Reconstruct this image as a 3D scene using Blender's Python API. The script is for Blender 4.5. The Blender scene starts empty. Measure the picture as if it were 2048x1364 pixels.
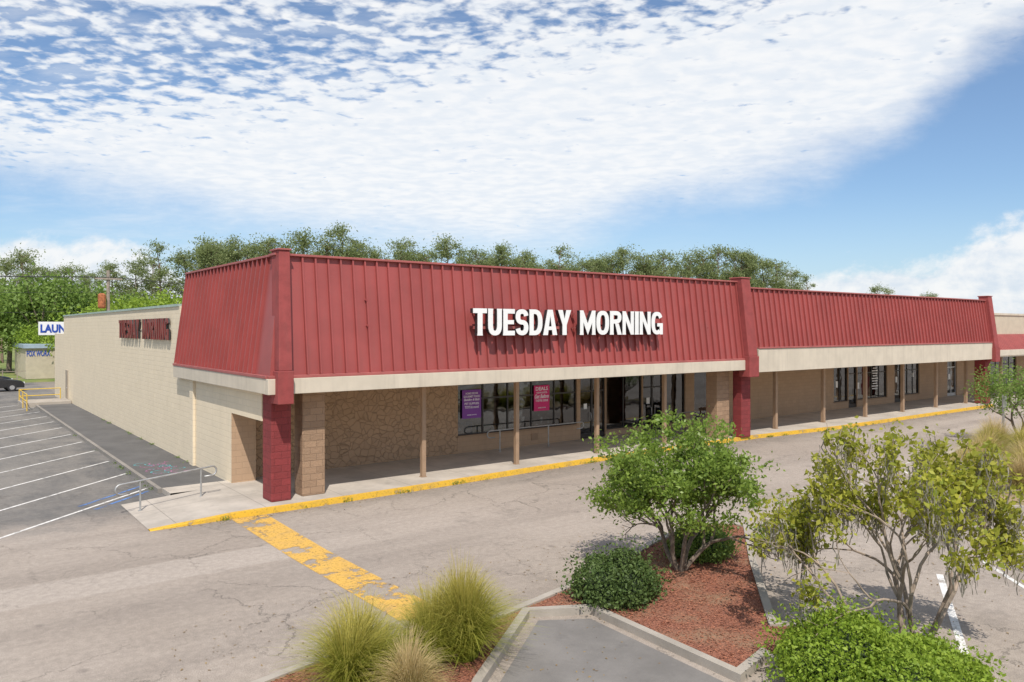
import bpy, math, random, bmesh
import numpy as np
from mathutils import Vector, Matrix
rng=random.Random(11); nr=np.random.default_rng(11)
sc=bpy.context.scene
COL=sc.collection
# ---------------------------------------------------------------- helpers
def empty(name,loc,label=None,cat=None,group=None):
    o=bpy.data.objects.new(name,None); o.location=loc; COL.objects.link(o)
    o.empty_display_size=.3
    if label: o["label"]=label
    if cat: o["category"]=cat
    if group: o["group"]=group
    return o
class MB:
    def __init__(s): s.v=[]; s.f=[]
    def box(s,x0,x1,y0,y1,z0,z1):
        return s.hexa([(x0,y0,z0),(x1,y0,z0),(x1,y1,z0),(x0,y1,z0),(x0,y0,z1),(x1,y0,z1),(x1,y1,z1),(x0,y1,z1)])
    def hexa(s,p):
        b=len(s.v); s.v+=list(p)
        s.f+=[(b,b+3,b+2,b+1),(b+4,b+5,b+6,b+7),(b,b+1,b+5,b+4),(b+1,b+2,b+6,b+5),(b+2,b+3,b+7,b+6),(b+3,b,b+4,b+7)]
        return s
    def poly(s,pts):
        b=len(s.v); s.v+=list(pts); s.f.append(tuple(range(b,b+len(pts)))); return s
    def tube(s,path,rad,n=8,cap=True):
        P=[Vector(p) for p in path]
        if not hasattr(rad,'__len__'): rad=[rad]*len(P)
        b=len(s.v); ref=None
        for i,p in enumerate(P):
            t=(P[min(i+1,len(P)-1)]-P[max(i-1,0)])
            if t.length<1e-9: t=Vector((0,0,1))
            t.normalize()
            if ref is None: ref=t.orthogonal().normalized()
            ref=(ref-t*ref.dot(t))
            if ref.length<1e-6: ref=t.orthogonal()
            ref.normalize(); bt=t.cross(ref)
            for k in range(n):
                a=2*math.pi*k/n
                s.v.append(tuple(p+(ref*math.cos(a)+bt*math.sin(a))*rad[i]))
        for i in range(len(P)-1):
            for k in range(n):
                k2=(k+1)%n
                s.f.append((b+i*n+k,b+i*n+k2,b+(i+1)*n+k2,b+(i+1)*n+k))
        if cap:
            s.f.append(tuple(b+k for k in reversed(range(n))))
            e=b+(len(P)-1)*n
            s.f.append(tuple(e+k for k in range(n)))
        return s
    def mesh(s,name="m"):
        m=bpy.data.meshes.new(name); m.from_pydata([tuple(v) for v in s.v],[],s.f); m.update(); return m
def worldpos(o):
    if o.parent is None: return Vector(o.location)
    return worldpos(o.parent)+o.matrix_parent_inverse.translation+Vector(o.location)
def child(name,mb,mat,par,bevel=0,smooth=False,label=None):
    me=mb.mesh(name) if isinstance(mb,MB) else mb
    c=bpy.data.objects.new(name,me); COL.objects.link(c)
    if mat and not me.materials: me.materials.append(mat)
    if par:
        c.parent=par; c.matrix_parent_inverse=Matrix.Translation(-worldpos(par))
    if smooth: me.polygons.foreach_set("use_smooth",[True]*len(me.polygons))
    if bevel:
        bv=c.modifiers.new("bevel",'BEVEL'); bv.width=bevel; bv.segments=2; bv.limit_method='ANGLE'
    if label: c["label"]=label
    return c
def obj(name,mb,mat,label=None,cat=None,kind=None,bevel=0):
    c=child(name,mb,mat,None,bevel)
    if label: c["label"]=label
    if cat: c["category"]=cat
    if kind: c["kind"]=kind
    return c
def quads_mesh(name,V,mat):
    n=len(V); m=bpy.data.meshes.new(name)
    m.vertices.add(n*4); m.vertices.foreach_set("co",V.reshape(-1).astype(np.float32))
    m.loops.add(n*4); m.loops.foreach_set("vertex_index",np.arange(n*4,dtype=np.int32))
    m.polygons.add(n); m.polygons.foreach_set("loop_start",np.arange(0,n*4,4,dtype=np.int32))
    m.update(calc_edges=True); m.validate()
    if mat: m.materials.append(mat)
    return m
# ---------------------------------------------------------------- materials
def newmat(name):
    m=bpy.data.materials.new(name); m.use_nodes=True
    nt=m.node_tree; nt.nodes.clear()
    out=nt.nodes.new('ShaderNodeOutputMaterial'); p=nt.nodes.new('ShaderNodeBsdfPrincipled')
    nt.links.new(p.outputs[0],out.inputs[0])
    return m,nt,p,out
class NT:
    def __init__(s,nt): s.nt=nt
    def n(s,t,**k):
        x=s.nt.nodes.new(t)
        for a,b in k.items(): setattr(x,a,b)
        return x
    def L(s,a,b): s.nt.links.new(a,b)
    def setin(s,sock,v):
        if isinstance(v,bpy.types.NodeSocket): s.L(v,sock)
        else: sock.default_value=v
    def math(s,op,a,b=None,c=None,clamp=False):
        x=s.n('ShaderNodeMath',operation=op); x.use_clamp=clamp
        s.setin(x.inputs[0],a)
        if b is not None: s.setin(x.inputs[1],b)
        if c is not None: s.setin(x.inputs[2],c)
        return x.outputs[0]
    def noise(s,vec,scale,detail=4,rough=.55,dist=0):
        x=s.n('ShaderNodeTexNoise'); x.inputs['Scale'].default_value=scale; x.inputs['Detail'].default_value=detail
        x.inputs['Roughness'].default_value=rough; x.inputs['Distortion'].default_value=dist
        if vec is not None: s.L(vec,x.inputs['Vector'])
        return x.outputs['Fac']
    def sstep(s,v,a,b,lo=0,hi=1):
        x=s.n('ShaderNodeMapRange',interpolation_type='SMOOTHSTEP')
        s.setin(x.inputs['Value'],v); s.setin(x.inputs['From Min'],a); s.setin(x.inputs['From Max'],b)
        x.inputs['To Min'].default_value=lo; x.inputs['To Max'].default_value=hi
        return x.outputs[0]
    def mix(s,f,a,b,mode='MIX'):
        x=s.n('ShaderNodeMix',data_type='RGBA',blend_type=mode)
        s.setin(x.inputs[0],f)
        for sock,v in ((x.inputs[6],a),(x.inputs[7],b)):
            if isinstance(v,bpy.types.NodeSocket): s.L(v,sock)
            else: sock.default_value=(v[0],v[1],v[2],1)
        return x.outputs[2]
    def mapping(s,vec,scale=(1,1,1),rot=(0,0,0),loc=(0,0,0)):
        x=s.n('ShaderNodeMapping'); x.inputs['Scale'].default_value=scale; x.inputs['Rotation'].default_value=rot; x.inputs['Location'].default_value=loc
        s.L(vec,x.inputs['Vector']); return x.outputs[0]
    def bump(s,h,strength=.3,dist=.02,normal=None):
        x=s.n('ShaderNodeBump'); x.inputs['Strength'].default_value=strength; x.inputs['Distance'].default_value=dist
        s.L(h,x.inputs['Height'])
        if normal is not None: s.L(normal,x.inputs['Normal'])
        return x.outputs[0]
def sc3(c,k): return (c[0]*k,c[1]*k,c[2]*k)
def paint(name,c,rough=.6,var=.15,scale=2.0,bump=.1,bs=40,stain=0.0,metal=0,streak=0.0):
    m,nt,p,out=newmat(name); t=NT(nt)
    tc=t.n('ShaderNodeTexCoord').outputs['Object']
    f=t.sstep(t.noise(tc,scale,5),.3,.7)
    colr=t.mix(f,sc3(c,1-var),sc3(c,1+var))
    if streak:
        st=t.sstep(t.noise(t.mapping(tc,(6,6,.35)),1.0,5,.6),.48,.75)
        colr=t.mix(t.math('MULTIPLY',st,streak),colr,(.13,.10,.08))
    if stain:
        st=t.sstep(t.noise(tc,.9,6,.65),.5,.8)
        colr=t.mix(t.math('MULTIPLY',st,stain),colr,(.14,.12,.10))
    t.L(colr,p.inputs['Base Color']); p.inputs['Roughness'].default_value=rough; p.inputs['Metallic'].default_value=metal
    if bump: t.L(t.bump(t.noise(tc,bs,4,.6),bump,.01),p.inputs['Normal'])
    return m
def block(name,c,bw=.4,bh=.2,mortar=.012,rough=.85,var=.12,bumpn=.25,roughbump=.2,rbs=35,streak=.15,cm=.8):
    m,nt,p,out=newmat(name); t=NT(nt)
    tc=t.n('ShaderNodeTexCoord').outputs['Object']
    sp=t.n('ShaderNodeSeparateXYZ'); t.L(tc,sp.inputs[0]); cb=t.n('ShaderNodeCombineXYZ')
    t.L(t.math('ADD',sp.outputs[0],sp.outputs[1]),cb.inputs[0]); t.L(sp.outputs[2],cb.inputs[1])
    br=t.n('ShaderNodeTexBrick'); t.L(cb.outputs[0],br.inputs['Vector'])
    br.inputs['Scale'].default_value=1; br.inputs['Brick Width'].default_value=bw; br.inputs['Row Height'].default_value=bh
    br.inputs['Mortar Size'].default_value=mortar; br.inputs['Mortar Smooth'].default_value=.6; br.inputs['Bias'].default_value=0
    br.inputs['Color1'].default_value=(*sc3(c,1-var),1); br.inputs['Color2'].default_value=(*sc3(c,1+var),1); br.inputs['Mortar'].default_value=(*sc3(c,cm),1)
    f=t.sstep(t.noise(tc,1.3,5),.35,.7)
    colr=t.mix(t.math('MULTIPLY',f,.25),br.outputs['Color'],sc3(c,.82))
    st=t.sstep(t.noise(t.mapping(tc,(3,3,.3)),1.0,5,.6),.52,.8)
    colr=t.mix(t.math('MULTIPLY',st,streak),colr,(.14,.11,.08))
    t.L(colr,p.inputs['Base Color']); p.inputs['Roughness'].default_value=rough
    b1=t.bump(t.math('SUBTRACT',1.0,br.outputs['Fac']),bumpn,.02)
    t.L(t.bump(t.noise(tc,rbs,5,.7),roughbump,.03,b1),p.inputs['Normal'])
    return m
def stone(name,c):
    m,nt,p,out=newmat(name); t=NT(nt)
    tc=t.n('ShaderNodeTexCoord').outputs['Object']
    nz=t.n('ShaderNodeTexNoise'); nz.inputs['Scale'].default_value=2.5; nz.inputs['Detail'].default_value=2; t.L(tc,nz.inputs['Vector'])
    vm=t.n('ShaderNodeVectorMath',operation='MULTIPLY_ADD'); t.L(nz.outputs['Color'],vm.inputs[0]); vm.inputs[1].default_value=(.3,.3,.3); t.L(tc,vm.inputs[2])
    mp=t.mapping(vm.outputs[0],(1,0,1.15))
    v=t.n('ShaderNodeTexVoronoi',feature='DISTANCE_TO_EDGE'); v.inputs['Scale'].default_value=4.0; t.L(mp,v.inputs['Vector'])
    v2=t.n('ShaderNodeTexVoronoi',feature='F1'); v2.inputs['Scale'].default_value=4.0; t.L(mp,v2.inputs['Vector'])
    e=t.sstep(v.outputs['Distance'],.0,.07)
    sepc=t.n('ShaderNodeSeparateColor'); t.L(v2.outputs['Color'],sepc.inputs[0])
    cc=t.mix(sepc.outputs[0],sc3(c,.95),sc3(c,1.05))
    cc=t.mix(e,sc3(c,.72),cc)
    t.L(cc,p.inputs['Base Color']); p.inputs['Roughness'].default_value=.8
    b1=t.bump(e,.6,.04); t.L(t.bump(t.noise(tc,9,5,.6),.4,.04,b1),p.inputs['Normal'])
    return m
def leafmat(name,c1,c2,c3,trans=.3,rough=.55):
    m,nt,p,out=newmat(name); t=NT(nt)
    g=t.n('ShaderNodeNewGeometry'); tc=t.n('ShaderNodeTexCoord').outputs['Object']
    a=t.mix(g.outputs['Random Per Island'],c1,c2)
    cl=t.sstep(t.noise(tc,1.6,3),.38,.65)
    a=t.mix(t.math('MULTIPLY',cl,.6),a,c3)
    t.L(a,p.inputs['Base Color']); p.inputs['Roughness'].default_value=rough
    p.inputs['Specular IOR Level'].default_value=.3
    if trans>0:
        tr=t.n('ShaderNodeBsdfTranslucent'); t.L(t.mix(.5,a,sc3(c2,1.5)),tr.inputs[0])
        mx=t.n('ShaderNodeMixShader'); mx.inputs[0].default_value=trans
        t.L(p.outputs[0],mx.inputs[1]); t.L(tr.outputs[0],mx.inputs[2]); t.L(mx.outputs[0],out.inputs[0])
    return m
def asphalt():
    m,nt,p,out=newmat("weathered_asphalt"); t=NT(nt)
    tc=t.n('ShaderNodeTexCoord').outputs['Object']
    sp=t.n('ShaderNodeSeparateXYZ'); t.L(tc,sp.inputs[0]); X,Y=sp.outputs[0],sp.outputs[1]
    big=t.sstep(t.noise(tc,.13,6,.6),.3,.7)
    c=t.mix(big,(.355,.30,.25),(.43,.37,.315))
    st=t.sstep(t.noise(t.mapping(tc,(.06,.5,1)),1.0,6,.6),.42,.68)
    c=t.mix(t.math('MULTIPLY',st,.55),c,(.27,.23,.195))
    edge=t.noise(tc,.8,3)
    yy=t.math('ADD',Y,t.math('MULTIPLY',edge,.25))
    band=t.math('MULTIPLY',t.sstep(yy,17.0,17.15),t.math('SUBTRACT',1.0,t.sstep(yy,18.4,18.55)))
    band=t.math('MULTIPLY',band,t.math('SUBTRACT',1.0,t.sstep(X,6.6,6.7)))
    c=t.mix(t.math('MULTIPLY',band,.6),c,(.46,.40,.345))
    gut=t.math('MULTIPLY',t.sstep(t.math('ADD',Y,t.math('MULTIPLY',t.noise(tc,.9,6,.7),2.4)),21.2,22.6),t.sstep(X,4.0,6.0))
    c=t.mix(t.math('MULTIPLY',gut,.5),c,(.20,.175,.15))
    wob=t.noise(tc,.45,6,.65)
    yd=t.math('ADD',Y,t.math('MULTIPLY',wob,6.0))
    dk=t.math('MULTIPLY',t.sstep(yd,24.5,28.0),t.math('SUBTRACT',1.0,t.sstep(X,8,9)))
    wear=t.sstep(t.noise(t.mapping(tc,(.35,.08,1),(0,0,.785)),1.0,6,.7),.35,.65)
    wear2=t.sstep(t.noise(tc,.25,6,.7),.4,.62)
    dkc=t.mix(wear,(.125,.122,.12),(.225,.21,.19)); dkc=t.mix(t.math('MULTIPLY',wear2,.55),dkc,(.29,.265,.235))
    c=t.mix(dk,c,dkc)
    bl=t.sstep(t.noise(tc,.55,7,.7),.54,.76)
    c=t.mix(t.math('MULTIPLY',bl,.45),c,(.17,.15,.13))
    sm=t.n('ShaderNodeTexVoronoi',feature='F1'); sm.inputs['Scale'].default_value=.7; t.L(tc,sm.inputs['Vector'])
    spot=t.math('SUBTRACT',1.0,t.sstep(sm.outputs['Distance'],.02,.09))
    c=t.mix(t.math('MULTIPLY',spot,.35),c,(.12,.1,.09))
    fs=t.noise(tc,55,2,.7)
    c=t.mix(t.sstep(fs,.35,.7),t.mix(1.0,c,(.78,.78,.78),'MULTIPLY'),t.mix(1.0,c,(1.14,1.14,1.14),'MULTIPLY'))
    mf=t.noise(tc,7,6,.7)
    c=t.mix(t.sstep(mf,.35,.7),t.mix(1.0,c,(.87,.87,.87),'MULTIPLY'),t.mix(1.0,c,(1.06,1.06,1.06),'MULTIPLY'))
    nz=t.n('ShaderNodeTexNoise'); nz.inputs['Scale'].default_value=.9; nz.inputs['Detail'].default_value=7; nz.inputs['Roughness'].default_value=.7; t.L(tc,nz.inputs['Vector'])
    vm=t.n('ShaderNodeVectorMath',operation='MULTIPLY_ADD'); t.L(nz.outputs['Color'],vm.inputs[0]); vm.inputs[1].default_value=(1.6,1.6,0); t.L(tc,vm.inputs[2])
    v=t.n('ShaderNodeTexVoronoi',feature='DISTANCE_TO_EDGE'); v.inputs['Scale'].default_value=.36; t.L(vm.outputs[0],v.inputs['Vector'])
    cr=t.math('SUBTRACT',1.0,t.sstep(v.outputs['Distance'],.001,.006))
    cr=t.math('MULTIPLY',cr,t.sstep(t.noise(tc,.22,3),.38,.55))
    v2=t.n('ShaderNodeTexVoronoi',feature='DISTANCE_TO_EDGE'); v2.inputs['Scale'].default_value=1.2; t.L(vm.outputs[0],v2.inputs['Vector'])
    cr2=t.math('MULTIPLY',t.math('SUBTRACT',1.0,t.sstep(v2.outputs['Distance'],.002,.012)),t.sstep(t.noise(tc,.31,3),.52,.64))
    cc=t.math('MAXIMUM',cr,t.math('MULTIPLY',cr2,.7))
    c=t.mix(t.math('MULTIPLY',cc,.6),c,(.10,.088,.075))
    t.L(c,p.inputs['Base Color']); p.inputs['Roughness'].default_value=.9; p.inputs['Specular IOR Level'].default_value=.2
    h=t.math('SUBTRACT',fs,t.math('MULTIPLY',cc,1.2))
    t.L(t.bump(h,.5,.01),p.inputs['Normal'])
    return m
def concrete(name,c,joint=None):
    m,nt,p,out=newmat(name); t=NT(nt)
    tc=t.n('ShaderNodeTexCoord').outputs['Object']
    f=t.sstep(t.noise(tc,.7,6,.65),.3,.72)
    colr=t.mix(f,sc3(c,.78),sc3(c,1.1))
    fs=t.noise(tc,45,3,.6)
    colr=t.mix(t.math('MULTIPLY',t.sstep(fs,.5,.7),.2),colr,sc3(c,.6))
    bl=t.sstep(t.noise(tc,1.7,6,.7),.54,.75)
    colr=t.mix(t.math('MULTIPLY',bl,.45),colr,sc3(c,.5))
    h=fs
    if joint:
        sp=t.n('ShaderNodeSeparateXYZ'); t.L(tc,sp.inputs[0]); js=[]
        for i in (0,1):
            a=t.math('ABSOLUTE',t.math('SUBTRACT',t.math('FRACT',t.math('DIVIDE',t.math('ADD',sp.outputs[i],100.3),joint[i])),.5))
            js.append(t.sstep(a,.5-.018/joint[i],.5-.002))
        j=t.math('MAXIMUM',js[0],js[1])
        colr=t.mix(t.math('MULTIPLY',j,.6),colr,sc3(c,.35)); h=t.math('SUBTRACT',fs,j)
    t.L(colr,p.inputs['Base Color']); p.inputs['Roughness'].default_value=.85
    t.L(t.bump(h,.35,.01),p.inputs['Normal'])
    return m
def wornpaint(name,c,wear=.5,scale=1.6,lo=.45,hi=.6,dirt=(.2,.17,.14),fine=0.0):
    m,nt,p,out=newmat(name); t=NT(nt)
    tc=t.n('ShaderNodeTexCoord').outputs['Object']
    n1=t.noise(tc,scale,8,.75)
    f=t.math('MULTIPLY',t.sstep(n1,lo,hi),wear)
    if fine: f=t.math('MAXIMUM',f,t.math('MULTIPLY',t.sstep(t.noise(tc,14,6,.75),.52,.62),fine))
    d=t.mix(t.sstep(t.noise(tc,3,5),.4,.8),c,t.mix(.35,c,dirt))
    t.L(d,p.inputs['Base Color']); p.inputs['Roughness'].default_value=.75
    tr=t.n('ShaderNodeBsdfTransparent'); mx=t.n('ShaderNodeMixShader'); t.L(f,mx.inputs[0]); t.L(p.outputs[0],mx.inputs[1]); t.L(tr.outputs[0],mx.inputs[2])
    t.L(mx.outputs[0],out.inputs[0])
    return m
def glassmat():
    m,nt,p,out=newmat("tinted_window_glass"); t=NT(nt)
    tr=t.n('ShaderNodeBsdfTransparent'); tr.inputs[0].default_value=(.45,.48,.48,1)
    gl=t.n('ShaderNodeBsdfGlossy'); gl.inputs['Roughness'].default_value=.02; gl.inputs[0].default_value=(.9,.95,1,1)
    tc=t.n('ShaderNodeTexCoord').outputs['Object']
    t.L(t.bump(t.noise(tc,1.2,2),.12,.05),gl.inputs['Normal'])
    fr=t.n('ShaderNodeFresnel'); fr.inputs[0].default_value=1.6
    mx=t.n('ShaderNodeMixShader'); t.L(t.math('ADD',t.math('MULTIPLY',fr.outputs[0],1.3),.04),mx.inputs[0]); t.L(tr.outputs[0],mx.inputs[1]); t.L(gl.outputs[0],mx.inputs[2])
    t.L(mx.outputs[0],out.inputs[0]); return m
M={}
M['asphalt']=asphalt()
M['red']=paint("red_metal_paint",(.31,.066,.06),.5,.08,.8,.03,20,stain=.10,streak=.12)
M['redcap']=paint("red_coping_paint",(.36,.10,.09),.55,.1,2,.05)
M['redpil']=paint("red_rough_stucco_paint",(.27,.05,.047),.8,.12,3,.6,14,streak=.1)
M['redblock']=block("red_split_face_block",(.23,.035,.036),roughbump=.8,rbs=14,bumpn=.6)
M['brownblock']=block("brown_split_face_block",(.33,.215,.135),roughbump=.8,rbs=14,bumpn=.6)
M['brown']=paint("brown_wall_paint",(.35,.235,.15),.8,.08,1.5,.15)
M['brownwall']=block("brown_painted_block_wall",(.45,.305,.195),roughbump=.15,bumpn=.3,var=.04,cm=.85)
M['stone']=stone("brown_painted_flagstone",(.43,.285,.175))
M['beigeblock']=block("cream_painted_block_wall",(.76,.645,.47),var=.02,roughbump=.15,bumpn=.3,streak=.09,cm=.88)
M['beam']=paint("cream_beam_paint",(.58,.51,.405),.75,.06,1.2,.08,30,stain=.12,streak=.14)
M['soffit']=paint("cream_soffit_paint",(.78,.70,.59),.8,.05)
M['post']=paint("brown_post_paint",(.33,.22,.14),.6,.08,3,.05,30,streak=.1)
M['walk']=concrete("walkway_concrete",(.46,.41,.35),(2.4,2.1))
M['conc']=concrete("kerb_concrete",(.40,.355,.30))
M['darkwalk']=concrete("dark_stained_walkway",(.115,.11,.105))
M['yellow']=wornpaint("yellow_kerb_paint",(.70,.41,.03),.75,2.2,.54,.66,fine=.35)
M['yellowlane']=wornpaint("worn_yellow_marking_paint",(.64,.38,.08),1.0,.9,.53,.56,fine=.5)
M['white']=wornpaint("worn_white_marking_paint",(.74,.72,.68),.85,2.5,.5,.66,fine=.4)
M['whitefaint']=wornpaint("faded_white_marking_paint",(.70,.68,.63),.9,1.5,.42,.56,fine=.5)
M['bluefaint']=wornpaint("faded_blue_marking_paint",(.10,.22,.50),.9,2.5,.45,.58,fine=.5)
M['bronze']=paint("dark_bronze_aluminium",(.035,.03,.027),.4,.1,3,0)
M['alu']=paint("silver_aluminium",(.55,.55,.55),.35,.05,3,0,metal=.6)
M['glass']=glassmat()
M['white_sign']=paint("white_sign_acrylic",(.80,.80,.78),.4,.03,3,0)
M['black']=paint("black_sign_return",(.03,.028,.03),.5,.1,3,0)
M['redsign']=paint("dark_red_sign_face",(.20,.02,.018),.4,.2,3,0)
M['interior']=paint("shop_interior",(.16,.14,.12),.9,.1)
M['purple']=paint("purple_poster",(.20,.045,.34),.5,.03,3,0)
M['pink']=paint("pink_poster",(.66,.015,.17),.5,.03,3,0)
M['posterwhite']=paint("white_poster_ink",(.85,.82,.88),.5,.02,3,0)
M['galv']=paint("galvanised_pipe",(.42,.42,.41),.45,.12,6,.05,metal=.5)
M['yellowpipe']=paint("yellow_pipe_paint",(.68,.45,.04),.5,.1,5,.05)
M['bark']=paint("grey_brown_bark",(.19,.15,.115),.9,.3,9,.5,30)
M['barkpale']=paint("pale_smooth_bark",(.30,.235,.18),.8,.3,6,.25,20)
M['pinebark']=paint("pine_bark",(.20,.14,.10),.9,.3,4,.5,8)
M['binbeige']=paint("beige_bin_panel",(.52,.45,.35),.7,.12,9,.4,50)
M['binbrown']=paint("brown_bin_lid",(.14,.085,.055),.55,.1,4,.05)
M['coping']=paint("green_grey_coping",(.34,.42,.37),.5,.1,2,.05)
M['roof']=paint("grey_roof_membrane",(.45,.44,.42),.9,.15,.7,.1)
M['wood']=paint("weathered_pole_wood",(.30,.25,.20),.9,.2,5,.3,20)
M['rust']=paint("rusty_orange_metal",(.38,.13,.05),.8,.3,5,.2)
M['blue']=paint("blue_sign_letters",(.02,.07,.36),.5,.05,3,0)
M['tan']=paint("tan_wall_paint",(.52,.45,.34),.8,.07)
M['leafA']=leafmat("bright_shrub_tree_leaves",(.10,.17,.025),(.30,.40,.08),(.18,.27,.04),.42,.4)
M['leafB']=leafmat("yellow_green_leaves",(.18,.23,.025),(.46,.45,.06),(.28,.27,.045),.4)
M['leafC']=leafmat("dark_shrub_leaves",(.055,.09,.025),(.14,.20,.055),(.07,.12,.03),.25)
M['leafD']=leafmat("bright_green_shrub_leaves",(.16,.25,.025),(.33,.43,.055),(.22,.33,.03),.35)
M['leafPine']=leafmat("pine_needles",(.14,.19,.065),(.32,.36,.16),(.21,.26,.095),.42)
M['leafOak']=leafmat("broadleaf_foliage",(.12,.20,.035),(.25,.34,.08),(.16,.26,.05),.35)
M['leafLime']=leafmat("lime_foliage",(.18,.28,.03),(.34,.44,.06),(.24,.36,.04),.35)
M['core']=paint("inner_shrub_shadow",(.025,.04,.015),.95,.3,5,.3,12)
M['moss']=leafmat("grey_hanging_moss",(.22,.20,.165),(.36,.33,.27),(.26,.24,.19),.2)
def grassmat(name,g,s):
    m,nt,p,out=newmat(name); t=NT(nt)
    geo=t.n('ShaderNodeNewGeometry'); tc=t.n('ShaderNodeTexCoord')
    sp=t.n('ShaderNodeSeparateXYZ'); t.L(tc.outputs['Generated'],sp.inputs[0])
    f=t.sstep(t.math('ADD',sp.outputs[2],t.math('MULTIPLY',geo.outputs['Random Per Island'],.45)),.35,1.1)
    c=t.mix(f,g,s); c=t.mix(t.math('MULTIPLY',geo.outputs['Random Per Island'],.4),c,sc3(g,1.6))
    t.L(c,p.inputs['Base Color']); p.inputs['Roughness'].default_value=.6
    tr=t.n('ShaderNodeBsdfTranslucent'); t.L(c,tr.inputs[0]); mx=t.n('ShaderNodeMixShader'); mx.inputs[0].default_value=.35
    t.L(p.outputs[0],mx.inputs[1]); t.L(tr.outputs[0],mx.inputs[2]); t.L(mx.outputs[0],out.inputs[0]); return m
M['grassG']=grassmat("green_ornamental_grass",(.25,.28,.03),(.55,.42,.12))
M['grassD']=grassmat("straw_ornamental_grass",(.36,.30,.11),(.70,.52,.30))
def mulchmat():
    m,nt,p,out=newmat("red_mulch"); t=NT(nt); tc=t.n('ShaderNodeTexCoord').outputs['Object']
    v=t.n('ShaderNodeTexVoronoi',feature='F1'); v.inputs['Scale'].default_value=40; t.L(tc,v.inputs['Vector'])
    s=t.n('ShaderNodeSeparateColor'); t.L(v.outputs['Color'],s.inputs[0])
    c=t.mix(s.outputs[0],(.14,.05,.03),(.38,.15,.09))
    c=t.mix(t.sstep(t.noise(tc,.9,5),.45,.7),c,(.30,.18,.11))
    t.L(c,p.inputs['Base Color']); p.inputs['Roughness'].default_value=.95
    t.L(t.bump(v.outputs['Distance'],.8,.03),p.inputs['Normal']); return m
M['mulch']=mulchmat()
M['chips']=leafmat("mulch_chips",(.18,.06,.035),(.46,.20,.12),(.36,.14,.08),.0,.95)
def grassground(name,a,b):
    m,nt,p,out=newmat(name); t=NT(nt); tc=t.n('ShaderNodeTexCoord').outputs['Object']
    c=t.mix(t.sstep(t.noise(tc,.5,6),.35,.65),a,b)
    t.L(c,p.inputs['Base Color']); p.inputs['Roughness'].default_value=1; t.L(t.bump(t.noise(tc,8,4),.6,.1),p.inputs['Normal']); return m
M['ground']=grassground("rough_grass_ground",(.10,.17,.03),(.24,.24,.08))
M['drybed']=grassground("dry_planting_bed",(.24,.20,.10),(.34,.24,.15))
# ---------------------------------------------------------------- text
def text_mesh(body,offset=0.0,shear=0.0):
    cu=bpy.data.curves.new("txt",'FONT'); cu.body=body; cu.size=1; cu.extrude=.05; cu.offset=offset; cu.shear=shear; cu.resolution_u=3
    o=bpy.data.objects.new("txt",cu); COL.objects.link(o)
    dg=bpy.context.evaluated_depsgraph_get(); dg.update()
    me=bpy.data.meshes.new_from_object(o.evaluated_get(dg))
    bpy.data.objects.remove(o); bpy.data.curves.remove(cu)
    return me
def fit_text(body,w,h,depth,offset=.02,shear=0,origin=(0,0,0)):
    me=text_mesh(body,offset,shear)
    a=np.empty(len(me.vertices)*3,np.float32); me.vertices.foreach_get("co",a); a=a.reshape(-1,3)
    mn=a.min(0); mx=a.max(0); a=(a-mn)/np.maximum(mx-mn,1e-5)
    b=np.stack([origin[0]+a[:,0]*w,origin[1]-a[:,2]*depth,origin[2]+a[:,1]*h],1)
    me.vertices.foreach_set("co",b.reshape(-1).astype(np.float32)); me.update(); me.materials.clear(); return me
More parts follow.
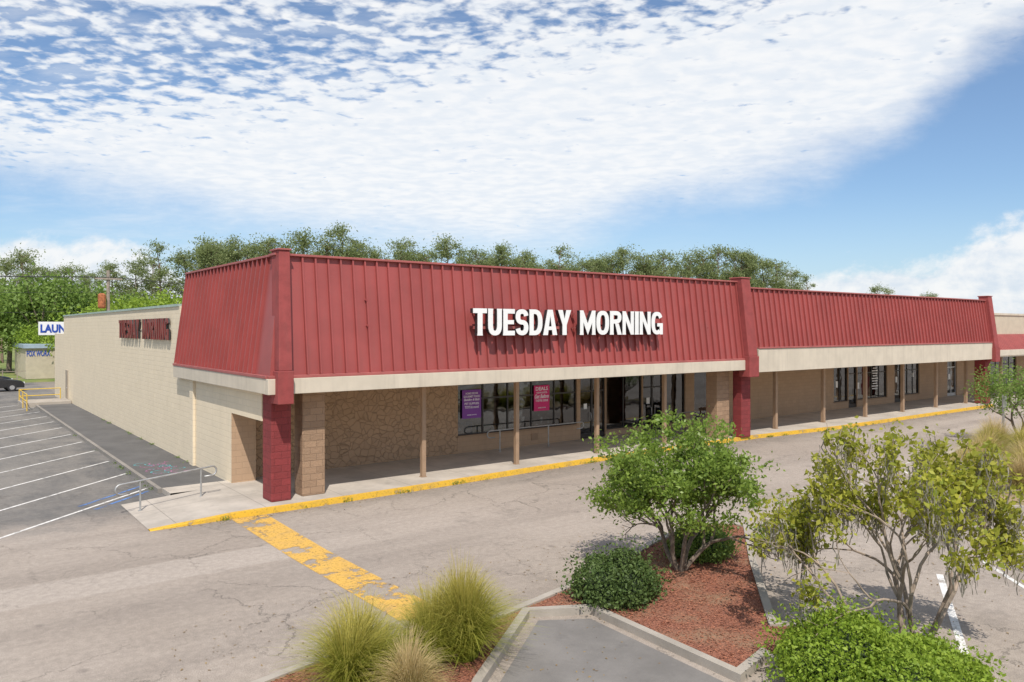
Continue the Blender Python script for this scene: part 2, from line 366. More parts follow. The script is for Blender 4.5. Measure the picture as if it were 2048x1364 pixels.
def glyph(ch,w,tv=.215,th=.175):
    """bold block capitals with slight flares as 2D quads in a w x 1 box"""
    Q=[]; F=.014
    def rect(x0,x1,y0,y1,l=0): Q.append(([(x0,y0),(x1,y0),(x1,y1),(x0,y1)],l))
    def quad(*p,l=0): Q.append((list(p),l))
    def stem(x0,x1,y0,y1,bl=0,br=0,tl=0,tr=0):
        g=.09; a=y0; b=y1
        if bl or br: quad((x0-bl*F,y0),(x1+br*F,y0),(x1,y0+g),(x0,y0+g)); a=y0+g
        if tl or tr: quad((x0,y1-g),(x1,y1-g),(x1+tr*F,y1),(x0-tl*F,y1)); b=y1-g
        rect(x0,x1,a,b)
    def sweep(pts,l=0,closed=False):
        n=len(pts); L=[];R=[]
        for i in range(n):
            a=pts[i-1] if (i>0 or closed) else pts[i]; b=pts[(i+1)%n] if (i<n-1 or closed) else pts[i]
            dx,dy=b[0]-a[0],b[1]-a[1]; d=math.hypot(dx,dy) or 1; nx,ny=-dy/d,dx/d
            hh=.5*math.hypot(tv*nx,th*ny)
            L.append((pts[i][0]+nx*hh,pts[i][1]+ny*hh)); R.append((pts[i][0]-nx*hh,pts[i][1]-ny*hh))
        for i in range(n if closed else n-1):
            j=(i+1)%n; Q.append(([R[i],R[j],L[j],L[i]],l))
    def arc(cx,cy,rx,ry,a0,a1,n=16,p=2.5):
        o=[]
        for i in range(n+1):
            a=math.radians(a0+(a1-a0)*i/n); c,s=math.cos(a),math.sin(a)
            o.append((cx+rx*math.copysign(abs(c)**(2/p),c),cy+ry*math.copysign(abs(s)**(2/p),s)))
        return o
    h=th/2; v=tv/2
    if ch=='T': rect(0,w,1-th,1); stem(w/2-v,w/2+v,0,1-th,1,1)
    elif ch=='I': stem(F,w-F,0,1,1,1,1,1)
    elif ch=='E':
        stem(F,tv,0,1,1,0,1,0); rect(tv,w,1-th,1); rect(tv,w,0,th); rect(tv,w*.92,.5-h*.9,.5+h*.9)
    elif ch=='U':
        quad((F,.91),(F+tv,.91),(2*F+tv,1),(0,1)); quad((w-F-tv,.91),(w-F,.91),(w,1),(w-2*F-tv,1))
        sweep([(F+v,.91),(F+v,.5)]+arc(w/2,.40,w/2-v-F,.40-h,180,360)+[(w-v-F,.5),(w-v-F,.91)])
    elif ch=='O': sweep(arc(w/2,.5,w/2-v,.5-h,0,360,32)[:-1],closed=True)
    elif ch=='D':
        stem(F,tv,0,1,1,0,1,0); sweep([(tv,1-h)]+arc(w*.40,.5,w*.60-v,.5-h,90,-90,20)+[(tv,h)])
    elif ch=='S':
        r=(.5-h)/2
        sweep(arc(w/2,.5+r,w/2-v,r,8,270,18,2.3)+arc(w/2,.5-r,w/2-v,r,90,-172,18,2.3)[1:])
    elif ch=='G':
        sweep(arc(w/2,.5,w/2-v,.5-h,30,305,26)); rect(w-tv*.9,w,.0,.50,1); rect(w*.52,w-tv*.9,.50-th*.85,.50,1)
    elif ch=='R':
        stem(F,tv,0,1,1,1,1,0); sweep([(tv,1-h)]+arc(w*.5,.735,w*.48-v,.265-h,90,-90,12)+[(tv,.47+h)])
        quad((w-tv*1.12,0),(w,0),(w*.44+tv*1.0,.47),(w*.44,.47))
    elif ch=='A':
        k=tv*1.08; ax=w/2
        quad((0,0),(k,0),(ax,.78),(ax-k*.55,1)); quad((w-k,0),(w,0),(ax+k*.55,1),(ax,.78)); quad((ax,.78),(ax+k*.55,1),(ax-k*.55,1))
        f=.2; g=.2+th*.8; xl=lambda y:k+(ax-k)*y/.78
        quad((xl(f),f),(w-xl(f),f),(w-xl(g),g),(xl(g),g))
    elif ch=='Y':
        k=tv*1.15; rect(w/2-v,w/2+v,0,.40)
        quad((w/2-v,.40),(w/2,.40),(w/2,.62),(k,1)); quad((w/2-v,.40),(k,1),(0,1))
        quad((w/2,.40),(w/2+v,.40),(w-k,1),(w/2,.62)); quad((w/2+v,.40),(w,1),(w-k,1))
    elif ch=='N':
        s=tv*.92; stem(F,s,0,1,1,1,1,0); stem(w-s,w-F,0,1,0,0,1,1); quad((s,1),(s,.60),(w-s,0),(w-s,.40))
    elif ch=='M':
        s=tv*.88; stem(F,s,0,1,1,1,1,0); stem(w-s,w-F,0,1,1,1,0,1); quad((s,1),(s,.52),(w/2,0),(w/2,.45)); quad((w-s,1),(w/2,.45),(w/2,0),(w-s,.52))
    return Q
def letter_mesh(ch,w,h,origin,y0,y1,face='-Y'):
    mb=MB()
    for pts,l in glyph(ch,w/h):
        n=len(pts); b=len(mb.v); fr=y0-(.003 if l else 0)
        ar=sum(pts[i][0]*pts[(i+1)%n][1]-pts[(i+1)%n][0]*pts[i][1] for i in range(n))
        if ar<0: pts=pts[::-1]
        for d in (fr,y1):
            for (x,z) in pts:
                if face=='-Y': mb.v.append((origin[0]+x*h,d,origin[2]+z*h))
                else: mb.v.append((d,origin[1]-x*h,origin[2]+z*h))
        mb.f.append(tuple(b+i for i in range(n))); mb.f.append(tuple(b+n+i for i in reversed(range(n))))
        for i in range(n):
            j=(i+1)%n; mb.f.append((b+i,b+n+i,b+n+j,b+j))
    return mb
# ---------------------------------------------------------------- ground and paving
mb=MB(); mb.poly([(-1500,-1500,-.03),(2000,-1500,-.03),(2000,2500,-.03),(-1500,2500,-.03)])
obj("ground",mb,M['ground'],kind="structure",label="rough grass ground reaching to the horizon",cat="ground")
mb=MB(); mb.poly([(-70,-40,0),(160,-40,0),(160,88,0),(-70,88,0)])
obj("parking_lot",mb,M['asphalt'],kind="structure",label="weathered cracked asphalt parking lot",cat="parking lot")
KP=[(6.8,21.4),(9,21.4),(13,21.55),(18,21.85),(24,22.1),(31.6,22.05),(34,21.85),(38,21.5),(57,21.5),(80,21.5)]
mb=MB()
for (a,b) in zip(KP[:-1],KP[1:]):
    mb.poly([(a[0],a[1]+.2,.15),(b[0],b[1]+.2,.15),(b[0],26.22,.15),(a[0],26.22,.15)])
mb.poly([(6.0,25.2,.148),(6.8,25.2,.148),(6.8,26.22,.148),(6.0,26.22,.148)])
mb.poly([(6.0,25.2,0),(6.0,25.2,.148),(6.0,26.22,.148),(6.0,26.22,0)])
mb.poly([(4.6,21.58,.012),(6.8,21.6,.15),(6.8,25.2,.15),(4.6,25.1,.012)])
mb.poly([(4.6,25.1,0),(4.6,25.1,.012),(6.8,25.2,.15),(6.8,25.2,0)])
obj("walkway",mb,M['walk'],kind="structure",label="pale concrete walkway with a ramp end",cat="pavement")
mb=MB(); KK=[(4.6,21.38,.02)]+[(x,y,.15) for x,y in KP]
for a,b in zip(KK[:-1],KK[1:]):
    if b[0]>57.5: break
    mb.hexa([(a[0],a[1],0),(b[0],b[1],0),(b[0],b[1]+.2,0),(a[0],a[1]+.2,0),(a[0],a[1]+.02,a[2]+.003),(b[0],b[1]+.02,b[2]+.003),(b[0],b[1]+.2,b[2]+.003),(a[0],a[1]+.2,a[2]+.003)])
mc=MB()
for a,b in zip(KK[:-1],KK[1:]):
    mc.hexa([(a[0],a[1]+.006,-.02),(b[0],b[1]+.006,-.02),(b[0],b[1]+.197,-.02),(a[0],a[1]+.197,-.02),(a[0],a[1]+.026,a[2]),(b[0],b[1]+.026,b[2]),(b[0],b[1]+.197,b[2]),(a[0],a[1]+.197,a[2])])
obj("kerb",mc,M['conc'],kind="structure",label="concrete kerb along the covered walkway",cat="kerb")
obj("kerb_paint",mb,M['yellow'],kind="structure",label="worn yellow paint on the walkway kerb",cat="kerb paint")
mb=MB(); mb.box(6.0,8.0,26.22,60,-.02,.125)
obj("side_walkway",mb,M['darkwalk'],kind="structure",label="dark stained walkway beside the cream wall",cat="pavement")
mb=MB(); mb.box(5.87,6.0,26.22,60,-.02,.14)
obj("side_kerb",mb,concrete("dark_worn_kerb_concrete",(.27,.245,.215)),kind="structure",label="worn concrete kerb of the side walkway",cat="kerb")
def strip(mb,p,q,w,z=.006):
    p=Vector((*p,0)); q=Vector((*q,0)); d=(q-p).normalized(); n=Vector((-d.y,d.x,0))*w/2; Z=Vector((0,0,z))
    mb.poly([tuple(p-n+Z),tuple(q-n+Z),tuple(q+n+Z),tuple(p+n+Z)])
mb=MB()
for i in range(12):
    y=27.2+3.25*i
    strip(mb,(5.75,y),(1.4,y-4.35),.1); strip(mb,(-5.5,y-8),(-9.5,y-4.0),.1)
strip(mb,(17.1,7.5),(13.1,5.35),.13)
obj("parking_marking",mb,M['white'],kind="structure",label="worn white angled parking bay lines",cat="road marking")
mb=MB()
strip(mb,(22.0,14.2),(34,14.6),.1); strip(mb,(20.5,9.0),(17.0,5.5),.1)
for i in range(3): strip(mb,(22.5+3.2*i,14.2),(20.0+3.2*i,11.6),.1)
obj("faded_marking",mb,M['whitefaint'],kind="structure",label="faded white bay lines near the far island",cat="road marking")
mb=MB(); strip(mb,(5.72,26.75),(3.9,24.93),.12); strip(mb,(5.72,27.75),(3.6,25.63),.12)
obj("accessible_marking",mb,M['bluefaint'],kind="structure",label="faded blue accessible bay lines beside the ramp",cat="road marking")
mb=MB(); mb.poly([(6.66,21.36,.006),(6.62,17,.006),(6.72,12.0,.006),(7.62,12.1,.006),(7.52,17,.006),(7.62,21.36,.006)])
obj("crossing_marking",mb,M['yellowlane'],kind="structure",label="flaking yellow painted crossing strip",cat="road marking")
mb=MB(); mb.poly([(1.5,2,.005),(9.45,2,.005),(9.9,5,.005),(9.35,6.95,.005),(9.5,10.15,.005),(8.7,10.65,.005),(6.5,8.95,.005),(4.7,7.1,.005)])
obj("parking_bay_patch",mb,concrete("newer_grey_asphalt",(.20,.185,.17)),kind="structure",label="newer dark grey asphalt parking bay",cat="parking bay")
ISL=[(3.2,9.3),(3.4,11.0),(5.0,11.35),(8.0,11.05),(10.1,11.5),(12,12.0),(13.6,12.6),(15.3,13.05),(16.3,13.0),(16.9,12.6),(16.9,12.1),(14.5,10.2),(11.75,7.85),(12.7,7.1),(12.95,6.3),(12.5,4.9),(11.2,3.2),(9.6,3.2),(10.4,7.15),(9.5,6.95),(9.65,10.3),(8.66,10.85),(6.4,9.1),(4.6,7.3)]
def kerb_loop(poly,w,h,name,label):
    n=len(poly); P=[Vector((x,y)) for x,y in poly]
    area=sum(P[i].x*P[(i+1)%n].y-P[(i+1)%n].x*P[i].y for i in range(n)); sgn=1 if area>0 else -1
    inn=[]
    for i in range(n):
        a=(P[i]-P[i-1]).normalized(); b=(P[(i+1)%n]-P[i]).normalized()
        na=Vector((-a.y,a.x))*sgn; nb=Vector((-b.y,b.x))*sgn
        m=(na+nb); m=m/max(m.length_squared,.8)*2
        inn.append(P[i]+m*w)
    mb=MB()
    for i in range(n):
        j=(i+1)%n; zz=(-.02,h)
        mb.hexa([(q.x,q.y,z) for z in zz for q in (P[i],P[j],inn[j],inn[i])])
    obj(name,mb,M['conc'],kind="structure",label=label,cat="kerb")
    return [(v.x,v.y) for v in inn]
def fill(poly,z,name,mat,label):
    bm=bmesh.new(); f=bm.faces.new([bm.verts.new((x,y,z)) for x,y in poly])
    bm.normal_update()
    if f.normal.z<0: f.normal_flip()
    bmesh.ops.triangulate(bm,faces=[f],ngon_method='EAR_CLIP')
    me=bpy.data.meshes.new(name); bm.to_mesh(me); bm.free()
    return obj(name,me,mat,kind="structure",label=label,cat="planting bed")
inn=kerb_loop(ISL,.15,.14,"island_kerb","weathered concrete kerb around the planted island")
fill(inn,.10,"mulch_bed",M['mulch'],"red brown mulch bed inside the kerbed island")
def inside(x,y,poly):
    r=np.zeros(len(x),bool); n=len(poly)
    for i in range(n):
        x1,y1=poly[i]; x2,y2=poly[(i+1)%n]
        r^=((y1>y)!=(y2>y))&(x<(x2-x1)*(y-y1)/((y2-y1)+1e-12)+x1)
    return r
def leaf_quads(P,size,aspect=.6,flat=0.0):
    n=len(P)
    d=nr.normal(size=(n,3)); d[:,2]*=(1-flat); d/=np.linalg.norm(d,axis=1)[:,None]+1e-9
    e=nr.normal(size=(n,3)); e[:,2]*=(1-flat); e-=d*(d*e).sum(1)[:,None]; e/=np.linalg.norm(e,axis=1)[:,None]+1e-9
    s=size*(.6+.8*nr.random(n))[:,None]; a=d*s*.5; b=e*s*.5*aspect; nn=np.cross(d,e)*s*.12
    return np.stack([P-a,P+b+nn,P+a,P-b+nn],1)
nC=60000
x=nr.uniform(3,17,nC); y=nr.uniform(3,13.2,nC); k=inside(x,y,inn); x=x[k]; y=y[k]
P=np.stack([x,y,.104+nr.random(len(x))*.02],1)
obj("mulch_chips",quads_mesh("mulch_chips",leaf_quads(P,.048,.38,.88),M['chips']),None,kind="stuff",label="loose red wood chips on the mulch bed",cat="mulch")
n=1500; x=nr.uniform(5,57,n); y=np.interp(x,[4,9,18,24,31.6,38,57],[21.35,21.35,21.8,22.05,22.0,21.45,21.45])-nr.exponential(.18,n)
x2=nr.uniform(3,18,1300); y2=nr.uniform(3.5,14.5,1300); k=~inside(x2,y2,ISL)
P=np.stack([np.r_[x,x2[k]],np.r_[y,y2[k]],np.full(n+k.sum(),.012)],1)
obj("leaf_litter",quads_mesh("leaf_litter",leaf_quads(P,.05,.5,.9),leafmat("dry_leaf_litter",(.16,.10,.05),(.34,.25,.12),(.22,.15,.08),0,.9)),None,kind="stuff",label="dry fallen leaves scattered on the asphalt",cat="leaf litter")
P=[]
for i in range(60):
    if i<38: cx_=rng.uniform(6,50); cy_=float(np.interp(cx_,[4,9,18,24,31.6,38,57],[21.36,21.36,21.8,22.05,22.0,21.45,21.45]))
    else: cx_=rng.choice([5.84,7.93]); cy_=rng.uniform(26.5,50)
    P.append(np.array([cx_,cy_,.05 if cx_<7.9 or i<38 else .16])+nr.normal(size=(rng.randint(10,45),3))*np.array([.09,.025,.03]))
obj("kerb_weeds",quads_mesh("kerb_weeds",leaf_quads(np.concatenate(P),.06,.4,.2),M['leafOak']),None,kind="stuff",label="small weeds growing along kerb joints",cat="weeds")
IS2=[(24.5,11.2),(27,12.6),(31,13.9),(38,15.2),(41.5,15.2),(42.2,14.2),(38,11.0),(30,8.3),(25,8.5),(24,10)]
inn2=kerb_loop(IS2,.15,.14,"far_island_kerb","concrete kerb around the farther planted island")
fill(inn2,.10,"far_planting_bed",M['drybed'],"dry grassy planted bed of the farther island")
# ---------------------------------------------------------------- main building
B=empty("shopping_centre_building",(32,22,0),"long cream store building with red metal mansard and covered walkway","shop building")
def part(name,mb,mat,bevel=0,parent=None,smooth=False,label=None): return child(name,mb,mat,parent or B,bevel,smooth,label)
mb=MB(); mb.box(8.0,8.35,32.05,64,0,6.1); mb.box(8.0,8.35,25.7,32.05,0,3.9)
part("side_wall",mb,M['beigeblock'])
mb=MB(); mb.box(7.95,8.4,32.2,64.05,6.1,6.2); part("wall_coping",mb,M['coping'])
mb=MB(); mb.box(7.90,7.999,29.9,30.35,.12,3.32); part("wall_pilaster",mb,M['beigeblock'],.01)
mb=MB(); mb.box(8.0,8.3,22.83,25.7,2.45,3.32); part("lintel_wall",mb,M['beigeblock'])
mb=MB(); mb.box(8.004,8.80,25.66,25.7,.15,2.45); mb.box(8.35,8.80,25.7,26.19,.15,3.3)
part("opening_jamb",mb,M['brownwall'])
mb=MB(); mb.box(8.02,20,64,69,0,4.85); part("rear_annexe",mb,M['beigeblock'])
mb=MB(); mb.box(8.35,57,63.7,64,0,6.1); mb.box(56.7,57,26.5,63.7,0,6.1); part("rear_wall",mb,M['beigeblock'])
mb=MB(); mb.box(8.65,56.7,22.6,63.7,5.75,5.9); part("roof_deck",mb,M['roof'])
d=empty("service_door",(8,62.3,0)); d.parent=B; d.matrix_parent_inverse=Matrix.Translation(-B.location)
mb=MB(); mb.box(7.95,8.0,61.8,62.8,.13,2.3); child("door_leaf",mb,paint("tan_steel_door",(.36,.30,.23),.6),d)
mb=MB(); mb.box(7.9,7.95,61.9,61.98,1.05,1.12); child("handle",mb,M['alu'],d)
YW=26.2; TOP=2.95
OP=[(17.2,23.7,.85,'window',5),(23.9,25.5,.15,'door',2),(25.55,28.0,.45,'window',2),(28.05,29.55,.15,'door',2),(29.6,31.2,.45,'window',1),(31.9,33.4,.45,'window',1),
    (45.3,47.0,.6,'window',2),(47.05,48.1,.15,'door',1),(48.15,52.0,.6,'window',4),(53.0,54.1,.15,'door',1),(54.15,56.6,.6,'window',3),(61,62.6,.15,'whitedoor',2),(66,74,.6,'window',6)]
walls=MB(); st=MB(); st.box(8.80,17.2,YW,YW+.3,.15,3.6); cx=17.2
for (a,b,s,kd,nn_) in OP:
    if a-cx>.001: walls.box(cx,a,YW,YW+.3,.15,3.6)
    walls.box(a,b,YW,YW+.3,TOP,3.6)
    if s>.16: walls.box(a,b,YW,YW+.3,.15,s)
    cx=b
walls.box(cx,80,YW,YW+.3,.15,3.6)
part("stone_wall",st,M['stone'],label="brown painted irregular flagstone wall")
part("front_wall",walls,M['brownwall'])
mb=MB(); mb.box(17,80,YW+5,YW+5.2,.15,3.4); mb.box(17,80,YW+.3,YW+5,.12,.148); mb.box(17,80,YW+.3,YW+5,3.3,3.4); mb.box(16.8,17,YW+.3,YW+5,.15,3.3)
part("interior_shell",mb,M['interior'])
for (a,b,s,kd,n) in OP:
    isd='door' in kd; fm=M['alu'] if kd=='whitedoor' else M['bronze']
    e=empty('door' if isd else 'window',((a+b)/2,YW,s)); e.parent=B; e.matrix_parent_inverse=Matrix.Translation(-B.location)
    fr=MB(); t=.055; y0,y1=YW+.08,YW+.18
    fr.box(a,a+t,y0,y1,s,TOP); fr.box(b-t,b,y0,y1,s,TOP); fr.box(a+t,b-t,y0,y1,TOP-t,TOP); fr.box(a+t,b-t,y0,y1,s,s+(.22 if isd else t))
    for i in range(1,n):
        xm=a+(b-a)*i/n; w=.05 if isd else .03
        fr.box(xm-w,xm+w,y0+.004,y1-.004,s+.05,TOP-t)
    if isd or n>2: fr.box(a+t,b-t,y0+.008,y1-.008,2.28,2.35)
    child("frame",fr,fm,e)
    pn=MB(); pn.box(a+t,b-t,YW+.12,YW+.128,s+.04,TOP-.04); child("pane",pn,M['glass'],e)
    if isd:
        for i in range(n):
            h=MB(); xm=(a+b)/2+(-.12 if i==0 else .12) if n==2 else b-.15
            h.tube([(xm,YW+.07,.95),(xm,YW+.02,.97),(xm,YW+.02,1.3),(xm,YW+.07,1.32)],.014,6)
            child("handle",h,M['alu'],e,smooth=True)
    elif s>.3:
        sl=MB(); sl.box(a-.02,b+.02,YW-.05,YW-.001,s-.05,s+.002); child("sill",sl,M['brown'],e)
for (x0,x1,z0,z1) in [(45.7,45.95,1.5,1.9),(48.3,48.55,1.3,1.7),(53.35,53.6,1.5,1.9),(61.4,61.7,1.4,1.8),(55.7,55.95,1.8,2.1),(24.2,24.4,1.5,1.75),(28.4,28.62,1.5,1.8)]:
    mb=MB(); mb.box(x0,x1,YW+.10,YW+.112,z0,z1); part("paper_notice",mb,M['white_sign'])
mb=MB()
for r in range(9):
    w=.5+.35*((r*37)%10)/10
    mb.box(50.55-w/2,50.55+w/2,YW+.10,YW+.112,2.55-r*.17,2.55-r*.17+.07)
part("window_lettering",mb,M['white_sign'],label="white vinyl lettering lines on shop window glass")
mb=MB(); mb.box(21.0,21.35,YW-.04,YW-.001,.35,.65)
for i in range(5): mb.box(21.03,21.32,YW-.05,YW-.04,.38+.05*i,.405+.05*i)
part("wall_vent",mb,M['brown'])
mb=MB(); mb.box(7.75,30.0,21.6,21.9,3.32,3.77); part("canopy_beam",mb,M['beam'],.012)
mb=MB(); mb.box(7.75,7.998,21.9,32.1,3.325,3.77); part("canopy_beam",mb,M['beam'],.012)
mb=MB(); mb.box(30.9,57.0,21.6,21.95,3.18,4.28); part("canopy_beam",mb,M['beam'],.012)
mb=MB(); mb.box(8.3,30.9,21.9,26.19,3.36,3.45); mb.box(30.9,80,21.95,26.19,3.26,3.35); part("canopy_soffit",mb,M['soffit'])
def mansard(name,x0,x1,zb,zt,yb,yt,x0t=None,inner=.35,pitch=.41):
    x0t=x0 if x0t is None else x0t
    mb=MB()
    mb.hexa([(x0,yb,zb),(x1,yb,zb),(x1,yt+inner,zb),(x0t+inner,yt+inner,zb),(x0t,yt,zt),(x1,yt,zt),(x1,yt+inner,zt),(x0t+inner,yt+inner,zt)])
    off=.085; w=.026
    for i in range(0,int((x1-x0)/pitch)+1):
        xb=x1-.05-i*pitch
        if xb<x0t+.3: break
        mb.hexa([(xb-w,yb-off,zb+.09),(xb+w,yb-off,zb+.09),(xb+w,yb+.02,zb+.09),(xb-w,yb+.02,zb+.09),(xb-w,yt-off,zt),(xb+w,yt-off,zt),(xb+w,yt+.02,zt),(xb-w,yt+.02,zt)])
    return part(name,mb,M['red'],label="ribbed red metal sloping fascia")
mansard("mansard_roof",7.85,30.35,3.78,7.36,21.75,22.2,8.3)
mansard("mansard_roof",30.75,57.0,4.29,7.1,21.75,22.12)
mb=MB(); zb,zt=3.78,7.36
mb.hexa([(7.85,21.75,zb),(8.6,22.55,zb),(8.6,32.1,zb),(7.85,32.1,zb),(8.3,22.2,zt),(8.65,22.55,zt),(8.65,32.1,zt),(8.3,32.1,zt)])
y=32.05; w=.026
while y>22.75:
    mb.hexa([(7.765,y-w,zb+.09),(7.87,y-w,zb+.09),(7.87,y+w,zb+.09),(7.765,y+w,zb+.09),(8.215,y-w,zt),(8.32,y-w,zt),(8.32,y+w,zt),(8.215,y+w,zt)]); y-=.41
part("mansard_roof",mb,M['red'])
mb=MB(); mb.box(8.12,30.0,22.08,22.6,7.362,7.43); mb.box(8.2,8.7,22.6,32.15,7.362,7.43); part("roof_coping",mb,M['redcap'],.01)
mb=MB(); mb.box(30.7,57.0,22.0,22.5,7.102,7.17); part("roof_coping",mb,M['redcap'],.01)
mb=MB(); mb.box(7.78,30.0,21.63,21.75,3.772,3.86); mb.box(7.73,7.85,21.75,32.12,3.772,3.86); mb.box(30.9,57,21.56,21.75,4.282,4.35)
part("drip_flashing",mb,M['redcap'],.01)
for (x,z) in [(11.0,6.1),(11.0,5.3),(27.5,6.0),(27.5,5.25)]:
    yy=21.75+.45*(z-3.78)/3.58; mb=MB(); mb.tube([(x,yy+.02,z),(x,yy-.1,z)],.035,8); part("conduit_stub",mb,M['redpil'])
def pil(x0,x1,z0,z1,dx):
    mb=MB(); mb.box(x0,x1,21.36,21.95,z0,z0+.95)
    mb.hexa([(x0+.04,21.42,z0+.95),(x1-.02,21.42,z0+.95),(x1-.02,21.95,z0+.95),(x0+.04,21.95,z0+.95),(x0+.04+dx,21.88,z1),(x1-.02+dx*.6,21.88,z1),(x1-.02+dx*.6,22.5,z1),(x0+.04+dx,22.5,z1)])
    part("corner_pilaster",mb,M['redpil'],.02)
    c=MB(); c.box(x0+dx,x1+dx*.6+.02,21.84,22.54,z1+.001,z1+.05); part("pilaster_cap",c,M['redcap'],.01)
pil(7.96,8.42,3.05,7.5,.17); pil(29.88,30.6,3.0,7.55,.05); pil(56.9,57.6,3.0,7.4,.05)
for (x0,x1,y0,y1,mt,zt_) in [(8.02,8.62,22.08,22.82,'redblock',3.3),(9.05,9.78,22.3,22.95,'brownblock',3.35),(30.15,30.85,22.0,22.5,'redblock',3.25),(28.95,29.85,22.45,23.1,'brownblock',3.35),(56.9,57.7,22.0,22.7,'redblock',3.2)]:
    mb=MB(); mb.box(x0,x1,y0,y1,.15,zt_); part("column",mb,M[mt],.03,label=("red" if mt=='redblock' else "brown")+" split face block column")
for i,x in enumerate([13.55,17.6,21.75,25.85]):
    mb=MB(); yy=22.8+.03*i; mb.box(x-.075,x+.075,yy-.075,yy+.075,.17,3.36); mb.box(x-.1,x+.1,yy-.1,yy+.1,.15,.17); part("post",mb,M['post'],.006)
for i in range(6):
    x=34.3+4.4*i; mb=MB(); mb.box(x-.09,x+.09,22.91,23.09,.17,3.26); mb.box(x-.12,x+.12,22.88,23.12,.15,.17); part("post",mb,M['post'],.006)
C=empty("neighbouring_shop_building",(70,24,0),"beige flat roofed shop with low red awning","shop building")
mb=MB(); mb.box(57.3,95,24,60,3.4,6.25); child("upper_wall",mb,M['tan'],C)
mb=MB(); mb.box(57.25,95.1,23.93,24.3,6.25,6.4); child("wall_coping",mb,M['beam'],C)
mb=MB(); mb.hexa([(57.7,21.9,3.75),(95,21.9,3.75),(95,23.99,3.75),(57.7,23.99,3.75),(57.7,23.7,4.8),(95,23.7,4.8),(95,23.99,4.8),(57.7,23.99,4.8)])
w=.02
for i in range(88):
    x=57.9+.42*i
    mb.hexa([(x-w,21.86,3.78),(x+w,21.86,3.78),(x+w,21.95,3.78),(x-w,21.95,3.78),(x-w,23.66,4.82),(x+w,23.66,4.82),(x+w,23.75,4.82),(x-w,23.75,4.82)])
child("awning_roof",mb,M['redcap'],C)
mb=MB(); mb.box(57.7,95,21.8,22.1,3.36,3.75); child("canopy_beam",mb,M['beam'],C)
for x in (61,66,71,76):
    mb=MB(); mb.box(x-.09,x+.09,22.5,22.68,.15,3.36); child("post",mb,M['post'],C)
# ---------------------------------------------------------------- shop signs
S=empty("shop_sign",(19.7,21.6,5.0),"large white capital letter sign on red metal fascia","sign")
wd={'T':.62,'U':.66,'E':.56,'S':.62,'D':.66,'A':.72,'Y':.70,'M':.84,'O':.70,'R':.67,'N':.68,'I':.24,'G':.70}
def lay(word,x0,x1,cb,g=.045):
    tot=sum(wd[c] for c in word)+g*(len(word)-1); k=(x1-x0)/tot; x=x0
    for c in word:
        w=wd[c]*k; cb(c,x,w); x+=w+g*k
def letter_front(c,x,w):
    child("letter",letter_mesh(c,w,.92,(x,0,4.98),21.42,21.44),M['white_sign'],S)
    child("letter_return",letter_mesh(c,w,.92,(x,0,4.98),21.444,21.60),M['black'],S)
lay("TUESDAY",14.68,19.08,letter_front); lay("MORNING",19.52,24.1,letter_front)
mb=MB()
for zz in (5.2,5.72):
    mb.box(14.85,18.95,21.61,21.69,zz,zz+.1); mb.box(19.65,24.0,21.61,21.69,zz,zz+.1)
    for x in np.arange(15.0,24.0,.9): mb.box(x,x+.05,21.69,22.1,zz+.02,zz+.08)
child("raceway",mb,M['redcap'],S)
S2=empty("shop_sign",(8,38.4,4.7),"dark red capital letter sign on cream block wall","sign")
def letter_side(c,y,w):
    yy=43.4-y
    child("letter",letter_mesh(c,w,.90,(0,yy,4.75),7.86,7.88,'-X'),M['redsign'],S2)
    child("letter_return",letter_mesh(c,w,.90,(0,yy,4.75),7.884,7.96,'-X'),M['black'],S2)
lay("TUESDAY",0,4.6,letter_side,.14); lay("MORNING",5.3,10.0,letter_side,.14)
mb=MB(); mb.box(7.97,8.0,33.5,43.3,5.15,5.2); child("raceway",mb,M['beam'],S2)
def poster(x0,x1,z0,z1,mat,lines,label):
    e=empty("poster",((x0+x1)/2,26.2,z0),label,"poster")
    mb=MB(); mb.box(x0,x1,26.24,26.25,z0,z1); child("sheet",mb,mat,e)
    for (txt,zf,hf,wf,sh) in lines:
        w=(x1-x0)*wf; h=(z1-z0)*hf
        child("lettering",fit_text(txt,w,h,.003,.018,sh,origin=((x0+x1)/2-w/2,26.238,z0+(z1-z0)*zf)),M['posterwhite'],e)
poster(17.44,18.38,1.53,2.70,M['purple'],[("HOME DECOR",.84,.07,.66,0),("GOURMET FOOD",.73,.075,.86,0),("Bedding & Bath",.59,.11,.82,.3),("PET SUPPLIES",.48,.075,.76,0),("TOYS & more!",.35,.09,.74,.1),("tuesday morning",.09,.06,.5,0)],"purple window poster with white lettering")
poster(21.20,22.08,1.60,2.72,M['pink'],[("DEALS",.80,.14,.78,0),("YOU'VE GOTTA",.68,.07,.7,0),("Get Before",.49,.16,.9,.3),("THEY'RE GONE",.36,.09,.8,0),("tuesday morning",.09,.06,.5,0)],"pink window poster with white lettering")
cols=[(.6,.1,.1),(.1,.3,.6),(.7,.5,.1),(.1,.5,.3),(.6,.5,.45),(.5,.15,.4)]
dm=[paint("goods_colour_%d"%i,c,.6) for i,c in enumerate(cols)]
for i in range(12):
    x=17.5+i*.5+rng.uniform(-.08,.08); z0=.9; h=rng.uniform(.2,.45); w=rng.uniform(.12,.2)
    e=empty("display_package",(x,26.6,z0),"colourful boxed goods on a window shelf","merchandise","goods in the shop window")
    mb=MB(); mb.box(x-w,x+w,26.52,26.8,z0,z0+h); child("carton",mb,dm[i%6],e,.01)
    mb=MB(); mb.box(x-w*.7,x+w*.7,26.51,26.52,z0+h*.3,z0+h*.7); child("carton_label",mb,M['posterwhite'],e)
E=empty("display_shelf",(20.4,26.8,.15),"low window display shelf inside the shop","shelf")
mb=MB(); mb.box(17.3,23.6,26.51,27.1,.85,.899); child("shelf_board",mb,M['tan'],E)
